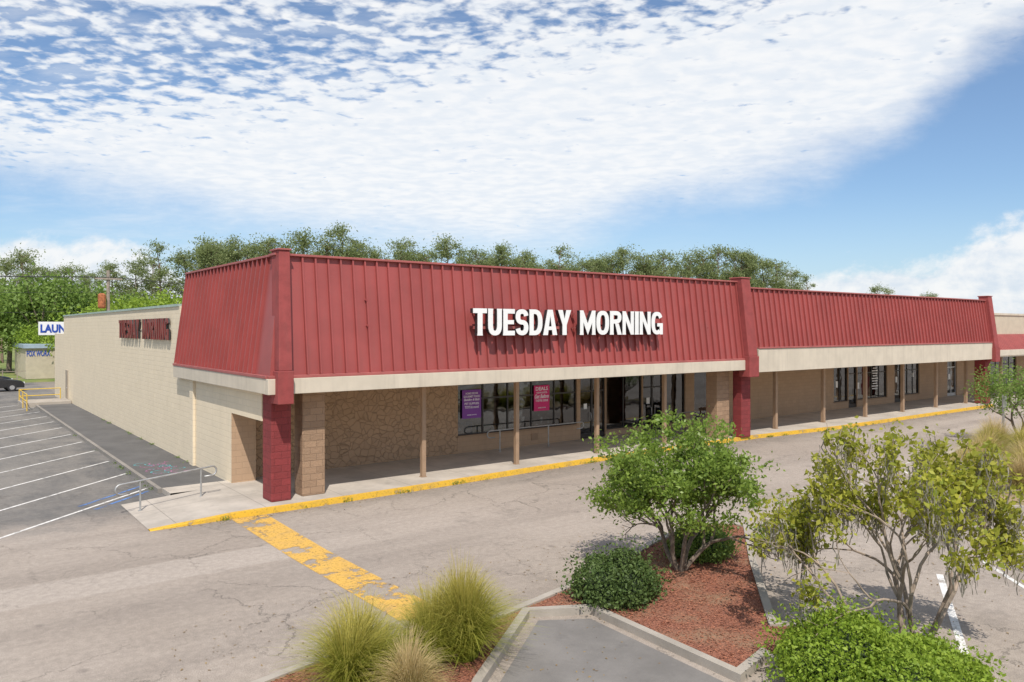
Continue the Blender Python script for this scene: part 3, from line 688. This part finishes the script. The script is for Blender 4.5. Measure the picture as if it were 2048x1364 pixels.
for x in (17.4,20.4,23.5): mb=MB(); mb.box(x-.03,x+.03,26.7,27.0,.15,.85); child("shelf_support",mb,M['tan'],E)
# ---------------------------------------------------------------- rails
def handrail(p,q,zp,zq,h,label,mat,posts=(.2,.8),sag=.28):
    P=Vector((*p,zp)); Q=Vector((*q,zq)); d=(Q-P); ax=Vector((d.x,d.y,0)).normalized()
    e=empty("handrail",tuple((P+Q)/2),label,"handrail"); mb=MB(); r=sag/2
    A=P+Vector((0,0,h)); Bq=Q+Vector((0,0,h))
    path=[tuple(A-Vector((0,0,2*r))+ax*.25)]+[tuple(A+Vector((-ax.x*math.sin(a)*r,-ax.y*math.sin(a)*r,-r-math.cos(a)*r))) for a in [math.pi*i/8 for i in range(9)]]
    path+=[tuple(Bq+Vector((ax.x*math.sin(a)*r,ax.y*math.sin(a)*r,-r+math.cos(a)*r))) for a in [math.pi*i/8 for i in range(9)]]+[tuple(Bq-Vector((0,0,2*r))-ax*.25)]
    mb.tube(path,.026,8); child("rail",mb,mat,e,smooth=True)
    for f in posts:
        b=P.lerp(Q,f); mb=MB(); mb.tube([tuple(b),tuple(b+Vector((0,0,.012))),tuple(b+Vector((0,0,.013))),tuple(b+Vector((0,0,h-.01)))],[.06,.06,.026,.026],10); child("rail_post",mb,mat,e)
handrail((4.35,23.75),(7.0,24.35),.0,.15,.85,"galvanised pipe handrail on the concrete ramp",M['galv'],(.2,.87))
handrail((18.3,25.5),(23.3,25.5),.15,.15,.9,"galvanised pipe handrail beside the shop windows",M['galv'],(.1,.62))
handrail((29.6,25.3),(30.8,25.3),.15,.15,.9,"short galvanised pipe handrail near the entrance",M['galv'],(.2,.8))
e=empty("stair_railing",(6.4,59.5,0),"yellow pipe guard railing around rear steps","railing")
for (x,y) in [(5.15,57.5),(5.15,60),(5.15,62.5),(7.6,62.5)]:
    mb=MB(); mb.tube([(x,y,0),(x,y,1.05)],.03,6); child("rail_post",mb,M['yellowpipe'],e)
for z in (.6,1.05):
    mb=MB(); mb.tube([(5.15,57.5,z),(5.15,62.5,z),(7.6,62.5,z)],.03,6); child("rail",mb,M['yellowpipe'],e)
mb=MB(); mb.box(5.1,7.95,60.0,63,-.02,.3); obj("rear_landing",mb,M['conc'],kind="structure",label="concrete landing at the rear service door",cat="step")
e=empty("litter_bin",(30.9,24.5,.15),"square beige aggregate litter bin with brown hooded lid","litter bin")
mb=MB(); mb.box(30.6,31.2,24.2,24.8,.15,.95); child("bin_body",mb,M['binbeige'],e,.02)
mb=MB(); mb.box(30.58,31.22,24.18,24.82,.95,1.0)
for (x,y) in [(30.6,24.2),(31.14,24.2),(30.6,24.74),(31.14,24.74)]: mb.box(x,x+.06,y,y+.06,1.0,1.18)
mb.box(30.56,31.24,24.16,24.84,1.18,1.3); child("bin_lid",mb,M['binbrown'],e,.01)
mb=MB(); mb2=MB()
for i in range(26):
    cx_,cy_=6.4+rng.random()*1.2,28.8+rng.random()*2.6; r=.08+rng.random()*.25; a0=rng.random()*6; t=mb if i%2 else mb2
    for k in range(7):
        a=a0+k*.5; b=a+.5
        strip(t,(cx_+r*math.cos(a),cy_+r*math.sin(a)),(cx_+r*math.cos(b),cy_+r*math.sin(b)),.035,.131 if i%2 else .134)
obj("chalk_drawing",mb,wornpaint("teal_chalk",(.1,.5,.55),.7,8,.4,.6),kind="structure",label="faded teal chalk scribbles on the dark walkway",cat="chalk drawing")
obj("chalk_drawing",mb2,wornpaint("pink_chalk",(.6,.2,.4),.7,8,.4,.6),kind="structure",label="faded pink chalk scribbles on the dark walkway",cat="chalk drawing")
# ---------------------------------------------------------------- vegetation
def grow(mb,p,d,L,r,depth,maxd,spread,tips,up=.15,k=(2,3),shr=.74,wig=.12):
    pts=[Vector(p)]; dd=Vector(d).normalized(); n=4
    for i in range(n):
        dd=(dd+Vector((rng.gauss(0,wig),rng.gauss(0,wig),rng.gauss(0,wig)+up*.2))).normalized()
        pts.append(pts[-1]+dd*L/n)
    r1=r*.68
    mb.tube([tuple(q) for q in pts],[r+(r1-r)*i/n for i in range(n+1)],7 if depth<2 else 4,cap=False)
    if depth>=maxd-1: tips.append(tuple(pts[-1])); tips.append(tuple(pts[2]))
    if depth<maxd:
        for j in range(rng.randint(*k)):
            v=Vector((rng.gauss(0,1),rng.gauss(0,1),rng.gauss(0,1))); v=(v-dd*v.dot(dd)).normalized()
            nd=(dd+v*spread*rng.uniform(.6,1.3)+Vector((0,0,up))).normalized()
            grow(mb,pts[-1] if j<2 else pts[3],nd,L*shr*rng.uniform(.8,1.15),r1*(.85 if j else .95),depth+1,maxd,spread,tips,up,k,shr,wig)
def tree_obj(name,loc,label,trunkmesh,barkm,crown,extra=None,group=None,scale=1,rot=0):
    e=empty(name,loc,label,"tree",group); e.scale=(scale,)*3; e.rotation_euler[2]=rot
    if not trunkmesh.materials: trunkmesh.materials.append(barkm)
    for nm,me in [("trunk",trunkmesh),("crown",crown)]+(extra or []):
        x=bpy.data.objects.new(nm,me); COL.objects.link(x); x.parent=e
    return e
mb=MB(); tips=[]
for i in range(5):
    a=i*1.256+.3; grow(mb,(.06*math.cos(a),.06*math.sin(a),0),(.6*math.cos(a),.6*math.sin(a),1),.85,.058,0,4,.55,tips,.12,(2,3),.78,.14)
T=np.array(tips); cl=[]
for i in range(140):
    v=nr.normal(size=3); v/=np.linalg.norm(v); rr=nr.random()**.3
    cl.append(np.array([v[0]*1.9*rr,v[1]*1.9*rr,2.12+v[2]*1.15*rr]))
ts=T[(T[:,2]>.9)&(np.hypot(T[:,0],T[:,1])<2.25)&(T[:,2]<3.4)]; ts=ts[nr.permutation(len(ts))[:270]]
cen=np.concatenate([np.array(cl),ts]); pts=[]
for c in cen:
    n=int(nr.uniform(25,88)); s=nr.uniform(.07,.19); pts.append(c+nr.normal(size=(n,3))*s*np.array([1,1,.7]))
P=np.concatenate(pts); P=P[P[:,2]>.6]
tree_obj("shrub_tree",(12.7,10.8,.1),"rounded green multi stemmed small tree in red mulch",mb.mesh("trunk"),M['bark'],quads_mesh("crown",leaf_quads(P,.088,.55),M['leafA']))
mb=MB(); tips=[]
for i in range(7):
    a=i*.9+.2; le=.55 if i%2 else .38
    grow(mb,(.13*math.cos(a),.13*math.sin(a),0),(le*math.cos(a)+.12,le*math.sin(a)-.09,1),1.15,.045,0,4,.56,tips,.04,(2,3),.76,.16)
T=np.array(tips); lat=T[:,0]*.795-T[:,1]*.606
k=(T[:,2]>1.1)&(T[:,2]<3.45)&(np.hypot(T[:,0],T[:,1])<3.1)&(lat>-2.1)
Ts=T[k]; Ts=Ts[nr.permutation(len(Ts))[:520]]; pts=[]
for c in Ts:
    n=int(nr.uniform(6,38)); s=nr.uniform(.05,.15); pts.append(c+nr.normal(size=(n,3))*s)
P=np.concatenate(pts); mq=[]
for c in Ts[:270]:
    c=c-np.array([0,0,.05])
    for j in range(int(nr.uniform(3,11))):
        L=nr.uniform(.08,.45); w=nr.uniform(.005,.012); a=nr.random()*6.28
        dx=np.array([math.cos(a),math.sin(a),0])*w; q0=c+nr.normal(size=3)*np.array([.07,.07,.06])
        for sgi in range(5):
            q1=q0+np.array([nr.normal()*.02,nr.normal()*.02,-L/5]); mq.append([q0-dx,q0+dx,q1+dx*.9,q1-dx*.9]); q0=q1
tree_obj("crape_myrtle_tree",(12.4,5.85,.1),"sparse yellow green multi trunk tree draped with grey moss",mb.mesh("trunk"),M['barkpale'],quads_mesh("crown",leaf_quads(P,.098,.58),M['leafB']),[("hanging_moss",quads_mesh("hanging_moss",np.array(mq),M['moss']))])
mb=MB(); tips=[]
for i in range(4):
    a=i*1.57; grow(mb,(.06*math.cos(a),.06*math.sin(a),0),(.5*math.cos(a),.5*math.sin(a),1),1.0,.07,0,3,.5,tips,.1,(2,3),.75,.14)
pts=[]
for i in range(90):
    v=nr.normal(size=3); v/=np.linalg.norm(v); rr=nr.random()**.33
    pts.append(np.array([v[0]*2.1*rr,v[1]*2.1*rr,2.3+v[2]*1.15*rr])+nr.normal(size=(60,3))*.2)
tree_obj("shrub_tree",(39.4,13.7,.1),"small dark green tree on the farther island",mb.mesh("trunk"),M['bark'],quads_mesh("crown",leaf_quads(np.concatenate(pts),.11,.55),M['leafOak']))
def bush(loc,rx,ry,rz,n,size,mat,label,seed,lumps=14,loose=.28):
    r=np.random.default_rng(seed); e=empty("shrub",loc,label,"shrub")
    lc=r.normal(size=(lumps,3)); lc/=np.linalg.norm(lc,axis=1)[:,None]; lc[:,2]=np.abs(lc[:,2])
    v=r.normal(size=(n,3)); v/=np.linalg.norm(v,axis=1)[:,None]; v[:,2]=np.abs(v[:,2])-.25*(r.random(n)<.3)
    rad=.66+.42*np.clip((np.max(v@lc.T,axis=1)-.75)*4,0,1)
    rr=rad*(.80+.20*r.random(n)**.8+loose*(r.random(n)<.2)*r.random(n))
    P=v*rr[:,None]*np.array([rx,ry,rz]); P[:,2]+=rz*.12; P=P[P[:,2]>0.0]
    c=bpy.data.objects.new("foliage",quads_mesh("foliage",leaf_quads(P,size,.55),mat)); COL.objects.link(c); c.parent=e
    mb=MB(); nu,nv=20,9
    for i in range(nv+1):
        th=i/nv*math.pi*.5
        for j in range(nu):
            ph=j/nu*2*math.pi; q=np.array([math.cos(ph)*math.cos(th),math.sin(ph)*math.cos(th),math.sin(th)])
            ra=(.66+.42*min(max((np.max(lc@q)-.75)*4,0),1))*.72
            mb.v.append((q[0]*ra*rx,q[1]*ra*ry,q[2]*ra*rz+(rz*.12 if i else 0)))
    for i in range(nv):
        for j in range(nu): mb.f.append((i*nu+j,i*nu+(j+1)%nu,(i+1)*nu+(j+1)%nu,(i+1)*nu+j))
    c=bpy.data.objects.new("branches",mb.mesh("branches")); c.data.materials.append(M['core']); COL.objects.link(c); c.parent=e  # dark inner shell, not real twigs: shade between leaves as colour, blocks see-through
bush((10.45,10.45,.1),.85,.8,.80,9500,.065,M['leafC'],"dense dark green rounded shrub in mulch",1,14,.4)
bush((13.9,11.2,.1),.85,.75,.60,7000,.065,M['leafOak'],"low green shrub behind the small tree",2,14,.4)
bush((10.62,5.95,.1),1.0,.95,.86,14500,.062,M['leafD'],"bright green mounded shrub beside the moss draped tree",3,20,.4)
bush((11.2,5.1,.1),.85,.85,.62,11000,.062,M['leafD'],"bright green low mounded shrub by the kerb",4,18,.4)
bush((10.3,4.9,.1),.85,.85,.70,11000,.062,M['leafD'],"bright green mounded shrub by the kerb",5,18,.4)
def grass(loc,n,h,spread,mat,label,seed,w=.006):
    r=np.random.default_rng(seed); e=empty("ornamental_grass",loc,label,"grass clump")
    nc=6; ca=r.normal(size=(nc,2))*.16*spread; ci=r.integers(0,nc,n); lean=r.normal(size=(nc,2))*.12*spread; chh=.8+.35*r.random(nc)
    a=r.random(n)*2*math.pi; b0=r.random(n)**.5*.14*spread; le=(r.random(n)**.7)*spread*(.7+.6*r.random(n)); hh=h*(.45+.65*r.random(n))*(1-.25*np.minimum(le/spread,1)**2)*chh[ci]
    az=a+r.normal(size=n)*.4; S_=5
    base=np.stack([np.cos(a)*b0+ca[ci,0],np.sin(a)*b0+ca[ci,1],np.zeros(n)],1); sa=az+r.normal(size=n)*.8
    side=np.stack([-np.sin(sa),np.cos(sa),np.zeros(n)],1)
    verts=np.zeros((n,(S_+1)*2,3)); verts[:,0]=base-side*w; verts[:,1]=base+side*w
    for s in range(1,S_+1):
        t=s/S_; out_=le*(t**1.9); z=hh*(1.25*t-.35*t**3*(.6+le/spread))
        cur=base+np.stack([np.cos(az)*out_+lean[ci,0]*t*t,np.sin(az)*out_+lean[ci,1]*t*t,z],1); cw=w*(1-t*.8)
        verts[:,2*s]=cur-side*cw; verts[:,2*s+1]=cur+side*cw
    m=bpy.data.meshes.new("blades"); nv=(S_+1)*2
    m.vertices.add(n*nv); m.vertices.foreach_set("co",verts.reshape(-1).astype(np.float32))
    f=np.array([[2*s,2*s+1,2*s+3,2*s+2] for s in range(S_)])
    idx=(np.arange(n)[:,None,None]*nv+f[None]).reshape(-1).astype(np.int32)
    m.loops.add(len(idx)); m.loops.foreach_set("vertex_index",idx); m.polygons.add(n*S_); m.polygons.foreach_set("loop_start",np.arange(0,len(idx),4,dtype=np.int32)); m.update(calc_edges=True); m.validate()
    m.materials.append(mat); c=bpy.data.objects.new("blades",m); COL.objects.link(c); c.parent=e
grass((6.75,10.05,.1),4800,1.35,.9,M['grassG'],"fountain shaped green ornamental grass clump",21)
grass((6.1,10.2,.1),2200,1.05,.75,M['grassG'],"fountain shaped green ornamental grass clump",27)
grass((4.95,10.2,.1),4400,1.1,.95,M['grassG'],"fountain shaped green ornamental grass clump at the island end",22)
grass((5.15,9.15,.1),1900,.95,.6,M['grassD'],"dry straw coloured ornamental grass clump",23)
for i,(x,y) in enumerate([(26.5,10.6),(28.6,11.4),(30.4,11.8),(32.3,12.4),(29.3,10.0),(31.5,10.8),(34.5,13.2),(36.5,13.6),(33.0,11.2),(27.3,9.4),(35.2,12.0)]):
    grass((x,y,.1),1300,1.3,1.0,M['grassD'] if i%2 else M['grassG'],"tall rough ornamental grass on the farther island",30+i,w=.009)
def pine(seed):
    r=np.random.default_rng(seed); mb=MB(); h=18; tr=[(0,0,0)]
    for i in range(1,7): tr.append((tr[-1][0]+r.normal()*.25,tr[-1][1]+r.normal()*.25,h*.97*i/6))
    mb.tube(tr,[.24,.21,.18,.15,.11,.08,.03],6,cap=False); P=[]; lop=r.random()*6.28
    for i in range(int(r.integers(38,54))):
        t=.38+.62*r.random()**.75; z=h*t; a=r.random()*6.28; R=((1-t)**.45*4.6+.7)*(1+.3*math.cos(a-lop)); q=r.random()**.5*R
        k=min(int(t*6),5); bx,by=tr[k][0],tr[k][1]; c=np.array([bx+math.cos(a)*q,by+math.sin(a)*q,z])
        mb.tube([(bx,by,z-.5-q*.15),tuple(c)],[.06,.02],4,cap=False)
        m=int(r.uniform(50,130)); s=r.uniform(.3,.85); P.append(c+r.normal(size=(m,3))*np.array([s,s,s*.65]))
    me=mb.mesh("pine_trunk"); me.materials.append(M['pinebark'])
    return me,quads_mesh("pine_crown",leaf_quads(np.concatenate(P),.35,.38),M['leafPine'])
pines=[pine(100+i) for i in range(11)]
def broad(seed,mat,h=11,R=5,n=60):
    r=np.random.default_rng(seed); mb=MB(); mb.tube([(0,0,0),(.1,.1,h*.3),(0,.1,h*.7)],[.3,.24,.1],6,cap=False); P=[]
    for i in range(n):
        v=r.normal(size=3); v/=np.linalg.norm(v); q=r.random()**.4
        c=np.array([v[0]*R*q,v[1]*R*q,h*.6+v[2]*h*.37*q])
        if i%4==0: mb.tube([(0,.1,h*.35),tuple(c)],[.1,.03],4,cap=False)
        P.append(c+r.normal(size=(100,3))*.7*R/5)
    P=np.concatenate(P); P=P[P[:,2]>.4]
    me=mb.mesh("broad_trunk"); me.materials.append(M['bark'])
    return me,quads_mesh("broad_crown",leaf_quads(P,.40*R/5,.6),mat)
oaks=[broad(200+i,M['leafOak']) for i in range(3)]; limes=[broad(210+i,M['leafLime'],9,4.5) for i in range(2)]
def put(kind,x,y,h,base,label,name,group):
    tm,cm=kind[rng.randrange(len(kind))]
    tree_obj(name,(x,y,0),label,tm,None,cm,group=group,scale=h/base*rng.uniform(.97,1.03),rot=rng.random()*6.28)
tl=[(.015,17.6),(.036,18.2),(.065,19.4),(.095,19.6),(.12,18.6),(.143,21.0),(.178,19.4),(.213,21.0),(.243,19.1),(.29,19.5),(.335,17.4),(.367,19.8),(.40,18.8),(.446,19.2),(.484,17.8),(.533,19.6),(.607,17.6),(.64,18.6),(.67,19.8),(.70,18.9),(.725,19.8),(.787,19.2),(.81,19.6),(.83,20.2),(.86,19.6),(.88,19.4),(.905,19.0),(.93,18.6),(.955,17.8),(.98,16.8)]
for t,h in tl: put(pines,31.3+103.7*t,120.7-35.1*t,h,18,"tall pine tree with clumped open crown","pine_tree","pine trees behind the shops")
for i in range(60):
    t=(i+.5)/60*.99; hh=rng.uniform(17.0,18.8) if t<.32 else rng.uniform(16.2,18.4)
    if t>.93: hh-=1.8
    put(pines,33+103.7*t+rng.uniform(-1.2,1.2),127-35.1*t+rng.uniform(-3,5),hh,18,"tall pine tree with clumped open crown","pine_tree","pine trees behind the shops")
for t,h in [(1.03,15.6),(1.17,14),(1.2,13.5),(1.3,12.8)]: put(pines,31.3+103.7*t,120.7-35.1*t,h,18,"distant pine tree with open crown","pine_tree","pine trees behind the shops")
for (x,y,h) in [(9.5,142,16.5),(12.5,140,17),(16,138,15),(19,137,14.8),(23,133,15),(26,131,15.5),(29.8,128,17.8),(31.5,127,17.2),(28.3,134,17),(4,144,17),(-2,146,17),(-9,148,16),(-16,150,17),(14,150,15.5),(21,145,15)]:
    put(pines,x,y,h,18,"pine tree rising behind broadleaf trees","pine_tree","pine trees beyond the rear lot")
for (x,y,h) in [(11,104,11.5),(14,106,11.8),(8,110,10.5),(18,108,10),(3,116,10),(22,104,9.5),(-4,118,10.5),(-12,120,10)]:
    put(oaks,x,y,h,11,"dense green broadleaf tree behind the shops","broadleaf_tree","broadleaf trees beyond the rear lot")
for (x,y,h) in [(14,90.5,7.5),(17.5,92,8.5),(20.8,90,9),(24,92,9.5),(27.5,93,9.5),(11,99,6)]:
    put(limes,x,y,h,9,"bright lime green broadleaf tree","broadleaf_tree","lime trees beyond the rear lot")
# ---------------------------------------------------------------- rear area things
e=empty("utility_pole",(14.2,83.5,0),"weathered wooden utility pole with rusty transformer","utility pole")
mb=MB(); mb.tube([(14.2,83.5,0),(14.2,83.5,10.9)],[.2,.15],8); child("pole",mb,M['wood'],e)
mb=MB(); mb.box(13.0,15.4,83.25,83.33,10.0,10.15); child("crossarm",mb,M['wood'],e)
mb=MB(); mb.tube([(13.6,83.2,7.2),(13.6,83.2,7.35),(13.6,83.2,8.5),(13.6,83.2,8.65)],[.28,.36,.36,.2],10); child("transformer",mb,M['rust'],e)
for k,(z,dx) in enumerate([(10.25,-1.0),(10.25,0),(10.25,1.0),(8.8,0),(7.0,0)]):
    mb=MB(); wp=[]
    for (xa,ya,xb,yb) in ((-60,78,14.2,83.4),(14.2,83.4,75,96)):
        for i in range(13):
            t=i/12; wp.append((dx+xa+(xb-xa)*t,ya+(yb-ya)*t,z-3.2*t*(1-t)))
    mb.tube(wp,.02,4,cap=False); child("wire",mb,M['black'],e)
for (x,y) in ((-60,78),(75,96)):
    e=empty("utility_pole",(x,y,0),"weathered wooden utility pole carrying wires","utility pole")
    mb=MB(); mb.tube([(x,y,0),(x,y,10.9)],[.17,.12],8); child("pole",mb,M['wood'],e)
    mb=MB(); mb.box(x-1.2,x+1.2,y-.1,y+.02,10.0,10.15); child("crossarm",mb,M['wood'],e)
e=empty("pylon_sign",(11,87,0),"white box sign with blue capitals on a steel pole","sign")
mb=MB(); mb.box(8.75,13.1,87,87.35,4.6,5.9); child("sign_cabinet",mb,M['white_sign'],e,.03)
mb=MB(); mb.tube([(11.0,87.18,0),(11.0,87.18,4.6)],.12,8); child("sign_pole",mb,M['galv'],e)
child("lettering",fit_text("LAUNDRY",3.85,.82,.02,.045,origin=(8.9,86.995,4.84)),M['blue'],e)
e=empty("rear_shop_building",(14,96,0),"small flat roofed tan shop with blue letters","shop building")
mb=MB(); mb.box(8.3,24,94,106,0,3.2); child("wall",mb,M['tan'],e)
mb=MB(); mb.box(8.1,24.2,93.8,106.2,3.2,3.6); child("roof_fascia",mb,paint("blue_grey_trim",(.32,.40,.48)),e)
child("lettering",fit_text("FOX WORX",2.1,.6,.02,.03,origin=(8.4,93.99,2.35)),M['blue'],e)
e=empty("rear_house",(0,116,0),"low tan building with brown red shingle roof","house")
mb=MB(); mb.box(-9,6.5,112,120,0,2.6); child("wall",mb,M['tan'],e)
mb=MB(); mb.hexa([(-9.5,111.5,2.6),(7,111.5,2.6),(7,120.5,2.6),(-9.5,120.5,2.6),(-9.5,115.8,3.6),(7,115.8,3.6),(7,116.2,3.6),(-9.5,116.2,3.6)]); child("roof",mb,paint("brown_red_shingle",(.22,.09,.06),.9),e)
e=empty("fence",(-10,90,0),"light wooden fence along the grass verge","fence")
mb=MB()
for i in range(32): mb.box(-30+i*1.2,-29.92+i*1.2,90,90.08,0,1.2)
mb.box(-30,8,90.02,90.06,.3,.36); mb.box(-30,8,90.02,90.06,1.0,1.06); child("fence_rails",mb,M['wood'],e)
def car(loc,rot,paintc,label):
    e=empty("parked_car",loc,label,"car","cars parked in the rear lot"); e.rotation_euler[2]=rot; W=1.8
    prof=[(-2.3,.35),(-2.3,.75),(-2.15,.95),(-1.45,1.02),(-.95,1.38),(.35,1.45),(1.05,1.02),(2.05,.88),(2.3,.65),(2.3,.3)]
    mb=MB(); n=len(prof)
    for sy in (-1,1):
        for (x,z) in prof: mb.v.append((x,sy*W/2*(1-.16*max(0,(z-.95)/.5)),z))
    mb.f.append(tuple(range(n))[::-1]); mb.f.append(tuple(range(n,2*n)))
    for i in range(n): j=(i+1)%n; mb.f.append((i,j,n+j,n+i))
    def ad(nm,m,mt,bv=0):
        o=bpy.data.objects.new(nm,m.mesh(nm)); o.data.materials.append(mt); COL.objects.link(o); o.parent=e
        if bv: b=o.modifiers.new("b",'BEVEL'); b.width=bv; b.segments=3
    ad("body",mb,paintc,.06)
    for s in (-1,1):
        g=MB(); y=s*(W/2+.004)
        g.poly([(-1.25,y*.985,1.06),(.85,y*.985,1.06),(.3,y*.89,1.36),(-.85,y*.89,1.34)]); ad("side_window",g,M['bronze'])
    g=MB(); g.poly([(.47,-.68,1.41),(.47,.68,1.41),(1.03,.74,1.06),(1.03,-.74,1.06)]); ad("windscreen",g,M['bronze'])
    for x in (-1.4,1.4):
        for s in (-1,1):
            w=MB(); y=s*(W/2-.08); w.tube([(x,y-.1,.33),(x,y+.1,.33)],.33,16); ad("tyre",w,M['black'])
            w=MB(); w.tube([(x,y-.11,.33),(x,y+.11,.33)],.19,10); ad("rim",w,M['alu'])
    for s in (-.65,.65):
        w=MB(); w.box(2.26,2.32,s-.18,s+.18,.62,.76); ad("headlight",w,M['white_sign'])
        w=MB(); w.box(-2.32,-2.28,s-.18,s+.18,.72,.86); ad("tail_light",w,M['rust'])
car((4.3,77.0,0),.1,paint("dark_grey_car_paint",(.03,.03,.032),.25,.05,2,0),"dark grey sedan parked behind the shops")
car((3.9,83.0,0),.1,paint("dark_blue_car_paint",(.02,.025,.04),.25,.05,2,0),"dark blue sedan parked by the grass verge")
e=empty("sign_post",(37.8,13.9,.1),"grey steel sign post with small square sign plate","sign")
mb=MB(); mb.box(37.76,37.84,13.86,13.94,.1,2.3); child("pole",mb,M['galv'],e)
mb=MB(); mb.box(37.6,38.0,13.83,13.855,1.75,2.3); child("sign_plate",mb,M['alu'],e)
# ---------------------------------------------------------------- world
w=bpy.data.worlds.new("World"); sc.world=w; w.use_nodes=True; nt=w.node_tree; nt.nodes.clear(); t=NT(nt)
EL=math.radians(56); hz=Vector((-.50,-.866)); hz.normalize()
SUN=Vector((hz.x*math.cos(EL),hz.y*math.cos(EL),math.sin(EL)))
out=t.n('ShaderNodeOutputWorld'); bg=t.n('ShaderNodeBackground'); t.L(bg.outputs[0],out.inputs[0]); bg.inputs[1].default_value=.105
sky=t.n('ShaderNodeTexSky',sky_type='NISHITA'); sky.sun_disc=False; sky.sun_elevation=EL; sky.sun_rotation=math.atan2(hz.x,hz.y)
sky.air_density=1.0; sky.dust_density=.6; sky.ozone_density=1.6
tc=t.n('ShaderNodeTexCoord').outputs['Generated']
def dot(v,c):
    x=t.n('ShaderNodeVectorMath',operation='DOT_PRODUCT'); t.L(v,x.inputs[0]); x.inputs[1].default_value=c; return x.outputs['Value']
fd=t.math('MAXIMUM',dot(tc,(.606,.795,0)),.08)
U=t.math('DIVIDE',dot(tc,(.795,-.606,0)),fd); Z=t.math('DIVIDE',dot(tc,(0,0,1)),fd)
U01=t.math('MULTIPLY_ADD',U,.5,.5,clamp=True)
def fcurve(pts):
    x=t.n('ShaderNodeFloatCurve'); c=x.mapping.curves[0]; P=[((u+1)/2,v) for u,v in pts]
    c.points[0].location=P[0]; c.points[1].location=P[-1]
    for p in P[1:-1]: c.points.new(*p)
    x.mapping.update(); t.L(U01,x.inputs['Value']); return x.outputs[0]
Vb=fcurve([(-1,.24),(-.66,.185),(-.34,.115),(-.08,.085),(.05,.092),(.18,.13),(.37,.18),(.5,.235),(.57,.30),(.64,.36),(.8,.37),(1,.37)])
cU=t.n('ShaderNodeCombineXYZ'); t.L(U,cU.inputs[0]); t.L(Z,cU.inputs[1]); UV=cU.outputs[0]
n0=t.noise(t.mapping(UV,(1,2.2,1),(0,0,-.15)),5,8,.65)
sd=t.math('ADD',t.math('SUBTRACT',Z,Vb),t.math('MULTIPLY',t.math('SUBTRACT',n0,.5),.12))
D1=t.sstep(sd,-.02,.08)
den=t.math('MAXIMUM',t.math('ADD',Z,.17),.05)
q=t.n('ShaderNodeCombineXYZ'); t.L(t.math('DIVIDE',U,den),q.inputs[0]); t.L(t.math('DIVIDE',1.0,den),q.inputs[1])
CM=dict(scale=(.85,1.35,1),rot=(0,0,.3))
cellA=t.noise(t.mapping(q.outputs[0],**CM),16,4,.5,.3)
cellB=t.noise(t.mapping(q.outputs[0],(1.0,1.3,1),(0,0,.3),(.4,.2,0)),30,3,.5,.2)
cells=t.math('ADD',t.math('MULTIPLY',cellA,.72),t.math('MULTIPLY',cellB,.28))
wide=t.noise(q.outputs[0],2.2,4,.5)
Bk=t.sstep(t.math('SUBTRACT',t.math('SUBTRACT',Z,.225),t.math('MULTIPLY',t.math('ADD',U,.66),.17)),-.06,.09)
thr=t.math('ADD',t.math('MULTIPLY',Bk,.225),.275)
thr=t.math('SUBTRACT',thr,t.math('MULTIPLY',t.math('SUBTRACT',wide,.5),.30))
D2=t.sstep(t.math('SUBTRACT',cells,thr),-.085,.12)
sheet=t.math('MULTIPLY',t.math('MULTIPLY',D1,D2),.94)
veil=t.math('MULTIPLY',t.sstep(t.noise(t.mapping(UV,(1,6,1),(0,0,-.1)),4,6,.6),.42,.8),.45)
veil=t.math('MULTIPLY',veil,t.math('SUBTRACT',1.0,t.sstep(U,-.1,.35)))
Vc=fcurve([(-1,.12),(-.66,.125),(-.6,.125),(-.5,.115),(-.43,.075),(-.3,.02),(0,.0),(.22,.02),(.32,.065),(.40,.08),(.47,.10),(.54,.09),(.585,.115),(.62,.14),(.8,.14),(1,.1)])
n1=t.noise(t.mapping(UV,(1,1.6,1)),10,10,.62,.15)
cd=t.math('ADD',t.math('SUBTRACT',Vc,Z),t.math('MULTIPLY',t.math('SUBTRACT',n1,.5),.12))
Cm=t.sstep(cd,0.0,.03)
skyc=t.mix(1.0,sky.outputs[0],(.98,1.14,1.30),'MULTIPLY'); skyc=t.mix(.06,skyc,(6,7,8))
haze=t.math('SUBTRACT',1.0,t.sstep(Z,-.02,.20)); skyc=t.mix(t.math('MULTIPLY',haze,.5),skyc,(5.4,6.9,8.5))
sh=t.sstep(t.noise(t.mapping(q.outputs[0],loc=(.03,.04,0),**CM),16,4,.5,.3),.3,.7)
cloudc=t.mix(sh,(8.0,8.45,9.0),(9.3,9.35,9.4))
c1=t.mix(t.math('MAXIMUM',sheet,veil),skyc,cloudc)
n2=t.noise(t.mapping(UV,(1,1.6,1),(0,0,0),(.012,-.014,0)),10,10,.62,.15)
cs=t.sstep(t.math('ADD',t.math('SUBTRACT',n1,n2),t.math('MULTIPLY',cd,-1.0)),-.22,.06)
cumc=t.mix(cs,(6.8,7.5,8.4),(9.3,9.25,9.2))
c2=t.mix(t.math('MULTIPLY',Cm,.88),c1,cumc)
t.L(c2,bg.inputs[0])
# ---------------------------------------------------------------- sun and camera
ld=bpy.data.lights.new("sun",'SUN'); ld.energy=4.6; ld.angle=math.radians(.5); ld.color=(1,.94,.865)
lo=bpy.data.objects.new("sun",ld); COL.objects.link(lo); lo.rotation_euler=SUN.to_track_quat('Z','Y').to_euler(); lo.location=(0,0,60)
cam=bpy.data.cameras.new("camera"); co=bpy.data.objects.new("camera",cam); COL.objects.link(co); sc.camera=co
co.location=(0,0,5.2); co.rotation_euler=(math.radians(90),0,math.radians(-37.3)); cam.sensor_width=36; cam.lens=27.1; cam.shift_y=-.0117; cam.clip_end=6000
sc.view_settings.view_transform='Standard'; sc.view_settings.look='None'; sc.view_settings.exposure=0
